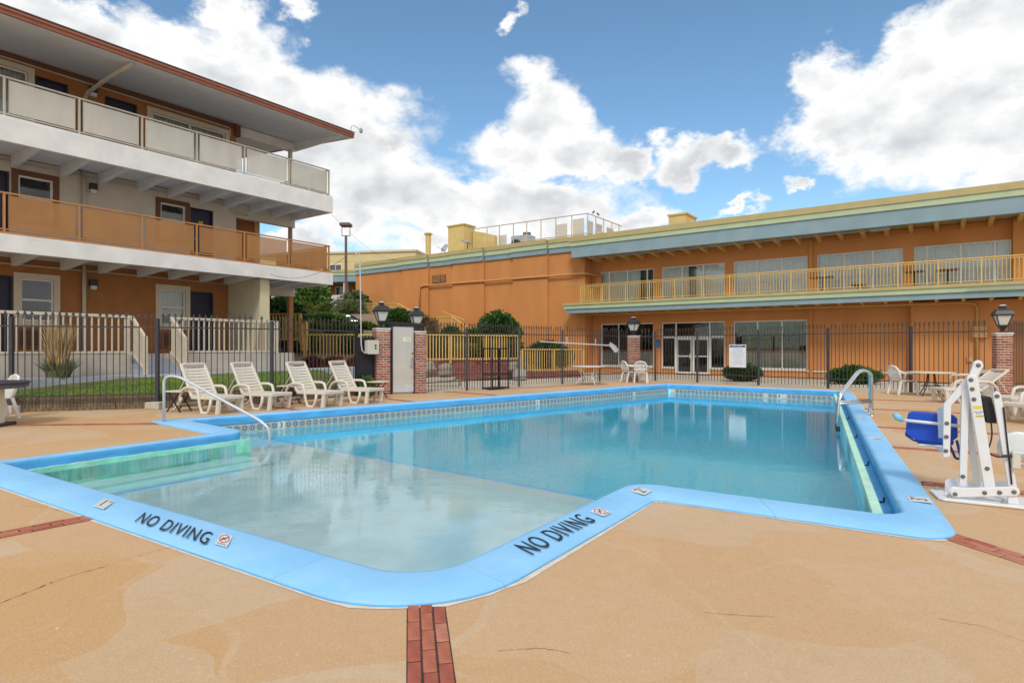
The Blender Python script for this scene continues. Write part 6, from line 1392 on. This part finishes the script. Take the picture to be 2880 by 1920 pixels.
def beam(p, q, w_, y0, y1, nm):
    (x0, z0), (x1, z1) = p, q; l = math.hypot(x1 - x0, z1 - z0); ux, uz = (x1 - x0) / l, (z1 - z0) / l; nx, nz = -uz * w_ / 2, ux * w_ / 2; pts = []
    for (cx_, cz), sg in (((x1, z1), 1), ((x0, z0), -1)):
        for k in range(7):
            a = -math.pi / 2 + math.pi * k / 6; pts.append((cx_ + sg * (ux * math.cos(a) * w_ / 2 * .9 - nx * math.sin(a) * -1 * 1), cz + sg * (uz * math.cos(a) * w_ / 2 * .9 + nz * math.sin(a))))
    return plate(pts, y0, y1, nm)
def bolt(x, z, y, parent): MB().lathe([(.019, 0), (.019, .006), (.012, .013), (.0, .014)], 10).build('pivot_bolt', BOLT, parent, loc=(x, y, z)).rotation_euler = (R(90), 0, 0)
plate([(.06, .03), (.06, .10), (.09, .135), (.15, .135), (.15, .03)], .05, .08, 'lug'); plate([(.06, .03), (.06, .14), (.10, .17), (.22, .17), (.22, .03)], .30, .33, 'lug'); plate([(.50, .03), (.50, .12), (.56, .12), (.58, .03)], .05, .09, 'lug')
for y0 in (.03, .285):
    lk = beam((.11, .085), (.545, .15), .085, y0, y0 + .022, 'lower_link')
    if y0 < .1: [bolt(x, z, .029, lk) for x, z in ((.111, .072), (.33, .112), (.438, .128), (.54, .145))]
lg = beam((.38, .12), (.245, 1.16), .085, .075, .135, 'main_leg'); [bolt(x, z, .074, lg) for x, z in ((.236, 1.145), (.245, 1.06), (.258, .965), (.355, .33))]
lbl = MB().box(-.032, .032, -.001, .0, 0, .03).build('warning_label', mat('label_yellow', (.72, .62, .06), .5), lg, loc=(.287, .0735, .875)); lbl.rotation_euler = (0, R(-7), 0)
lb2 = MB().box(-.03, .03, -.001, .0, 0, .016).build('warning_label', mat('label_yellow', (1, 1, 1)), lg, loc=(.300, .0735, .802)); lb2.rotation_euler = (0, R(-7), 0)
link('label_lettering', text_mesh('WARNING', .011, BLK, .0002), lg, (.300, .072, .810), (R(90), R(-7), 0)); link('label_lettering', text_mesh('MAX LOAD\n300 LB', .014, BLK, .0002), lg, (.292, .0725, .842), (R(90), R(-7), 0))
l2 = beam((.185, .15), (.205, 1.10), .058, .14, .19, 'front_leg'); bolt(.182, .225, .139, l2); l3 = beam((.30, .16), (.20, 1.05), .05, .20, .24, 'rear_leg')
arm = plate([(.27, 1.315), (.30, 1.33), (.33, 1.315), (.34, 1.27), (.27, 1.12), (.095, .89), (.085, .40), (.03, .385), (.033, .90), (.235, 1.20)], .15, .205, 'upper_arm'); [bolt(x, z, .149, arm) for x, z in ((.30, 1.28), (.06, .72), (.056, .59), (.052, .455))]
arm2 = plate([(.27, 1.31), (.33, 1.31), (.335, 1.26), (.27, 1.10), (.24, 1.15)], .245, .28, 'arm_cheek')
sb = MB().bar((.06, .20, .72), (.02, .36, .70), .03, .30).bar((.06, .2, .45), (.02, .42, .44), .05, .03).build('seat_bracket', LW, lift)
al = beam((.545, .16), (.43, 1.01), .06, .10, .15, 'actuator_leg'); bolt(.43, 1.0, .099, al); MB().bar((.475, .095, .90), (.535, .095, .20), .012, .012).build('actuator_rod', BLK, al)
bat = MB().prism([(.315, .99), (.40, .985), (.455, .74), (.36, .74)], .17, .30, 'y').build('battery_pack', mat('black_case', (.02, .018, .022), .5), lift, bevel=.01)
MB().lathe([(.15, 0), (.155, .01), (.155, .06), (.14, .07)], 24).build('drum_cover', mat('clear_white', (.66, .69, .70), .3), lift, loc=(.60, .22, .52)).rotation_euler = (R(90), 0, 0)
cb = MB().box(.53, .68, .05, .12, .35, .505).build('control_box', mat('cream_plastic', (1, 1, 1)), lift, bevel=.008)
for z, m_ in ((.475, LBL), (.435, mat('pink_button', (.55, .26, .24), .5)), (.385, mat('pink_button', (1, 1, 1)))): MB().lathe([(.017, 0), (.016, .008), (.0, .009)], 12).build('button', m_, cb, loc=(.61, .049, z)).rotation_euler = (R(90), 0, 0)
MB().tube(smoothpath([(.395, .16, .76), (.40, .12, .62), (.36, .10, .48), (.42, .06, .44), (.52, .06, .465)]), .007, 6).tube([(.46, .06, .455), (.53, .06, .465)], .013, 8).build('cable', BLK, lift)
# seat: blue shell seen from behind, arm bars, footrest straps
st_ = plate([(-.235, .78), (-.20, .80), (.13, .785), (.17, .75), (.175, .56), (.10, .49), (-.16, .50), (-.26, .56), (-.25, .70)], .40, .43, 'seat_back', bev=.02); st_.data.materials.clear(); st_.data.materials.append(LB)
sp = MB().prism([(-.16, .47), (.14, .47), (.15, .52), (-.17, .52)], .43, .80, 'y').build('seat_pan', LB, lift, bevel=.02, seg=2)
MB().box(-.15, .10, .42, .70, .445, .469).build('seat_support', LW, lift, bevel=.008)
MB().tube([(-.30, .34, .71), (.22, .37, .675)], .016, 10).build('arm_bar', LW, lift, smooth=True); MB().tube([(-.36, .34, .77), (-.33, .34, .735), (-.285, .34, .71)], [.024, .036, .026], 10).build('hand_grip', LBL, lift, smooth=True); MB().tube([(.20, .37, .69), (.26, .40, .70)], .026, 10).build('hand_grip', LBL, lift, smooth=True)
STR = mat('navy_strap', (.02, .06, .22), .8, .2, 8)
rod(MB(), [(.10, .42, .50), (.155, .42, .35), (.20, .42, .345), (.165, .42, .53)], .006, .024).build('strap', STR, lift); rod(MB(), [(-.25, .42, .58), (-.255, .42, .55), (-.19, .42, .50), (-.12, .42, .49)], .008, .02).build('strap', STR, lift)
